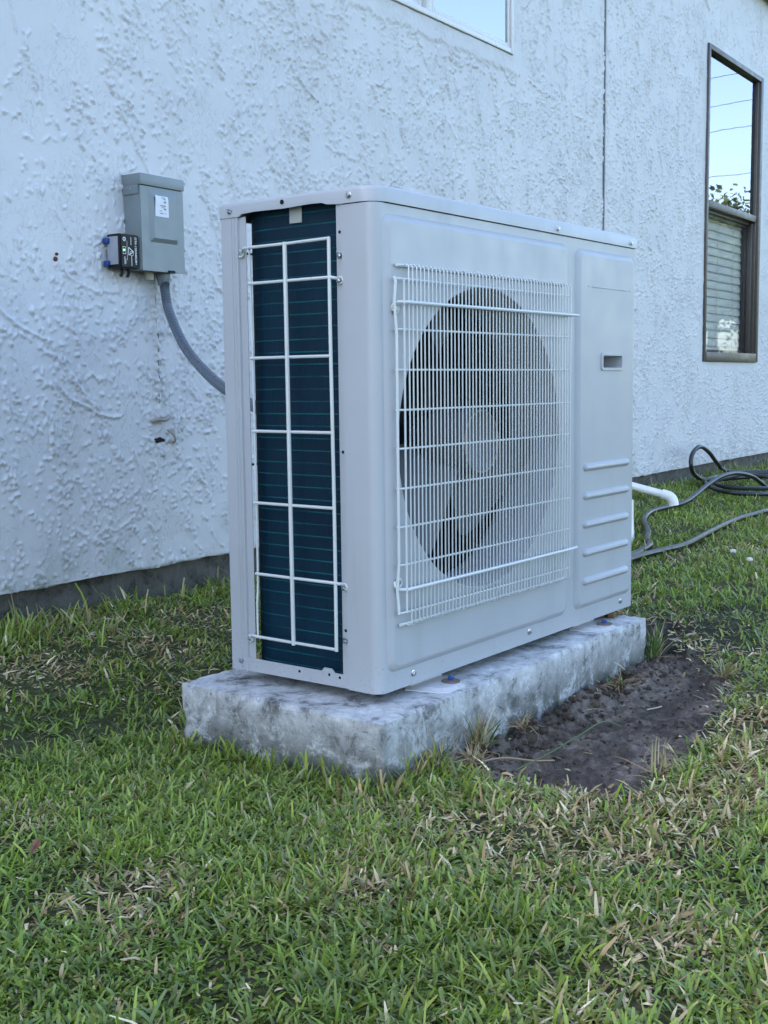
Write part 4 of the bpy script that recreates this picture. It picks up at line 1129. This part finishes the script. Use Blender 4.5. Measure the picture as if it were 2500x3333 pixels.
tuft((.330, -.078), 'small brown root stub poking up against the slab', 5, 14, (.02, .05), 16, spread=1.2, green=.0)
tuft((.955, -.055), 'green grass tuft at the far corner of the slab', 6, 70, (.05, .12), 6, spread=.6, green=.75)
tuft((.70, -.09), 'dry root mat against the far half of the slab side', 15, 26, (.015, .04), 16, spread=1.4, green=.05)
tuft((.90, -.235), 'pale dry tuft at the outer edge of the dirt patch', 8, 34, (.03, .07), 12, spread=1.3, green=.15)
tuft((.245, -.385), 'tan husky tuft on the near edge of the dirt patch', 9, 22, (.03, .08), 9, spread=.9, green=.3)
# dug-out strands lying over the soil
for i, (pts, lb_) in enumerate([
    ([(.13, -.115, .012), (.17, -.135, .010), (.215, -.165, .006), (.245, -.19, .006)], 'tan runner lying across the near end of the dirt'),
    ([(.10, -.20, .02), (.16, -.22, .040), (.25, -.235, .055), (.35, -.23, .050), (.40, -.24, .03)], 'green runner arching over the dirt patch'),
    ([(.62, -.19, .004), (.645, -.195, .005), (.665, -.200, .004)], 'short pale straw lying on the bare dirt')]):
    o_ = Vector(pts[0]); g0 = float(gz(np.array([o_.x]), np.array([o_.y]))[0]); e0 = Vector((o_.x, o_.y, g0))
    b = MB(); b.tube(smooth_path([Vector(p) + Vector((0, 0, float(gz(np.array([p[0]]), np.array([p[1]]))[0]))) - e0 for p in pts], 5), .0016 if i != 1 else .0011, 5)
    o = b.build('grass_runner', m_paint('runner_%d' % i, [(.36, .27, .16), (.09, .15, .05), (.5, .45, .34)][i], .7, .3).m); o.location = e0; tag(o, lb_, 'grass runner')

# ---- clover and fallen leaves, pebbles
def leaf_thing(x, y, name, label, cat, c, L=.018, wd=.007, rz=0, curl=.4, dz=.022):
    b = MB(); vs = []; n_ = 6
    for i in range(n_+1):
        t = i/n_; ww = wd*math.sin(math.pi*min(1, t*.92+.06))**.8
        for s in (-1, 0, 1): vs.append((L*(t-.5)*2, s*ww, curl*(abs(s)*ww + .3*L*(t-.5)**2) + .0015*math.sin(t*9)))
    b.add(vs, [(3*i+k, 3*i+k+1, 3*i+k+4, 3*i+k+3) for i in range(n_) for k in range(2)])
    o = b.build(name, m_paint(name + '_mat', c, .6, .4).m); o.location = (x, y, float(gz(np.array([x]), np.array([y]))[0]) + dz); o.rotation_euler = (.25, -.2, rz); tag(o, label, cat)
leaf_thing(-.573, .148, 'fallen_leaf', 'curled brown leaf lying in the grass at the left', 'leaf', (.22, .10, .05), .016, .006, .6, .9)
leaf_thing(.075, -.475, 'fallen_leaf', 'yellowish tan leaf scrap between the dirt patch and the camera', 'leaf', (.45, .36, .18), .012, .006, 1.0)
leaf_thing(-.33, -.55, 'fallen_leaf', 'yellow leaf scrap low in the foreground grass', 'leaf', (.50, .33, .06), .013, .004, 2.2)
for (x, y, lb_) in ((2.384, .247, 'small white pebble in the grass, the one nearer the dirt'), (2.60, .386, 'white pebble in the grass, the one nearer the hose')):
    b = MB(); b.lathe([(.0001, -.008), (.009, -.006), (.013, 0), (.010, .007), (.0001, .010)], (0, 0, 0), 'z', 7)
    o = b.build('pebble', m_paint('white_stone', (.62, .60, .55), .7, .2).m, bevel=.002); o.location = (x, y, float(gz(np.array([x]), np.array([y]))[0]) + .018); tag(o, lb_, 'pebble')

# ================================================================== ACROSS THE YARD (seen mirrored in the window)
leafm = m_attr('tree_leaves', .6, .2, .3)
barkm = m_paint('bark', (.09, .07, .05), .9, .4).m
def tree(x, y, h, rw, label, seed, kind_c):
    g = np.random.default_rng(seed)
    t = empty('tree', (x, y, -.13), label=label, cat='tree')
    b = MB(); b.tube([(0, 0, 0), (.1, .05, h*.25), (-.05, .1, h*.5), (0, 0, h*.8)], [h*.035, h*.028, h*.02, h*.006], 8)
    for k in range(7):
        a = g.uniform(0, 6.28); z0 = h*g.uniform(.3, .6); r = rw*g.uniform(.4, .8)
        b.tube([(0, 0, z0), (math.cos(a)*r*.5, math.sin(a)*r*.5, z0+h*.12), (math.cos(a)*r, math.sin(a)*r, z0+h*.22)], [h*.012, h*.008, h*.003], 5)
    b.build('trunk', barkm, t)
    n = 12000
    cl = np.stack([g.normal(0, rw*.42, 26), g.normal(0, rw*.42, 26), h*.62 + g.normal(0, h*.14, 26)], -1)
    k = g.integers(0, 26, n); P = cl[k] + g.normal(0, 1, (n, 3))*rw*.17
    P[:, 2] = np.minimum(P[:, 2], h)
    s = g.uniform(.05, .13, n); a = g.normal(0, 1, (n, 3)); a /= np.linalg.norm(a, axis=1)[:, None]; b2 = np.cross(a, g.normal(0, 1, (n, 3))); b2 /= np.linalg.norm(b2, axis=1)[:, None]
    V = np.stack([P - a*s[:, None], P + b2*s[:, None]*.6, P + a*s[:, None], P - b2*s[:, None]*.6], 1).reshape(-1, 3)
    F = (np.arange(n)[:, None]*4 + np.arange(4)[None]).tolist()
    me = bpy.data.meshes.new('crown'); me.from_pydata(V.tolist(), [], F)
    c = np.array(kind_c)*g.uniform(.6, 1.5, n)[:, None]; color_attr(me, np.repeat(c, 4, 0))
    link('crown', me, leafm, t, smooth=False)
tree(36, -6.2, 7.0, 2.6, 'rounded green tree mirrored low at the right of the window', 1, (.045, .07, .03))
tree(38, -8.4, 6.9, 2.2, 'loose yellow-green tree mirrored low in the middle of the window', 2, (.07, .085, .035))
tree(33, -9.2, 6.6, 2.0, 'green tree mirrored at the left edge of the window', 3, (.05, .075, .035))
tree(44, -5.0, 8.0, 3.2, 'tall dark tree mirrored beside the window jamb', 4, (.035, .055, .025))
wiregrey = m_paint('wire_grey', (.10, .11, .12), .6, .2).m
P0, P1 = Vector((24, -22, 0)), Vector((31.5, 9, 0))
lines_ = [((28, -5.64, 7.78), (28, -4.81, 7.90)), ((28, -5.63, 7.11), (28, -4.48, 7.26)), ((28, -5.66, 6.50), (28, -4.48, 6.68)), ((28, -5.66, 5.42), (28, -4.5, 5.48))]
for (a, b_), nm in zip(lines_, ('topmost', 'second', 'third', 'lowest')):
    A = Vector(a); sl = (b_[2]-a[2])/(b_[1]-a[1])
    pts = []
    for y in np.linspace(-26, 14, 21): pts.append((28 + (y+5)*.05, y, a[2] + sl*(y-a[1])*.35 + .002*(y-a[1])**2))
    b = MB(); b.tube([Vector(p) - Vector(pts[0]) for p in pts], .008, 5); o = b.build('utility_wire', wiregrey); o.location = pts[0]
    tag(o, nm + ' of the four utility wires mirrored in the tall window', 'wire', 'utility wires mirrored in the window')
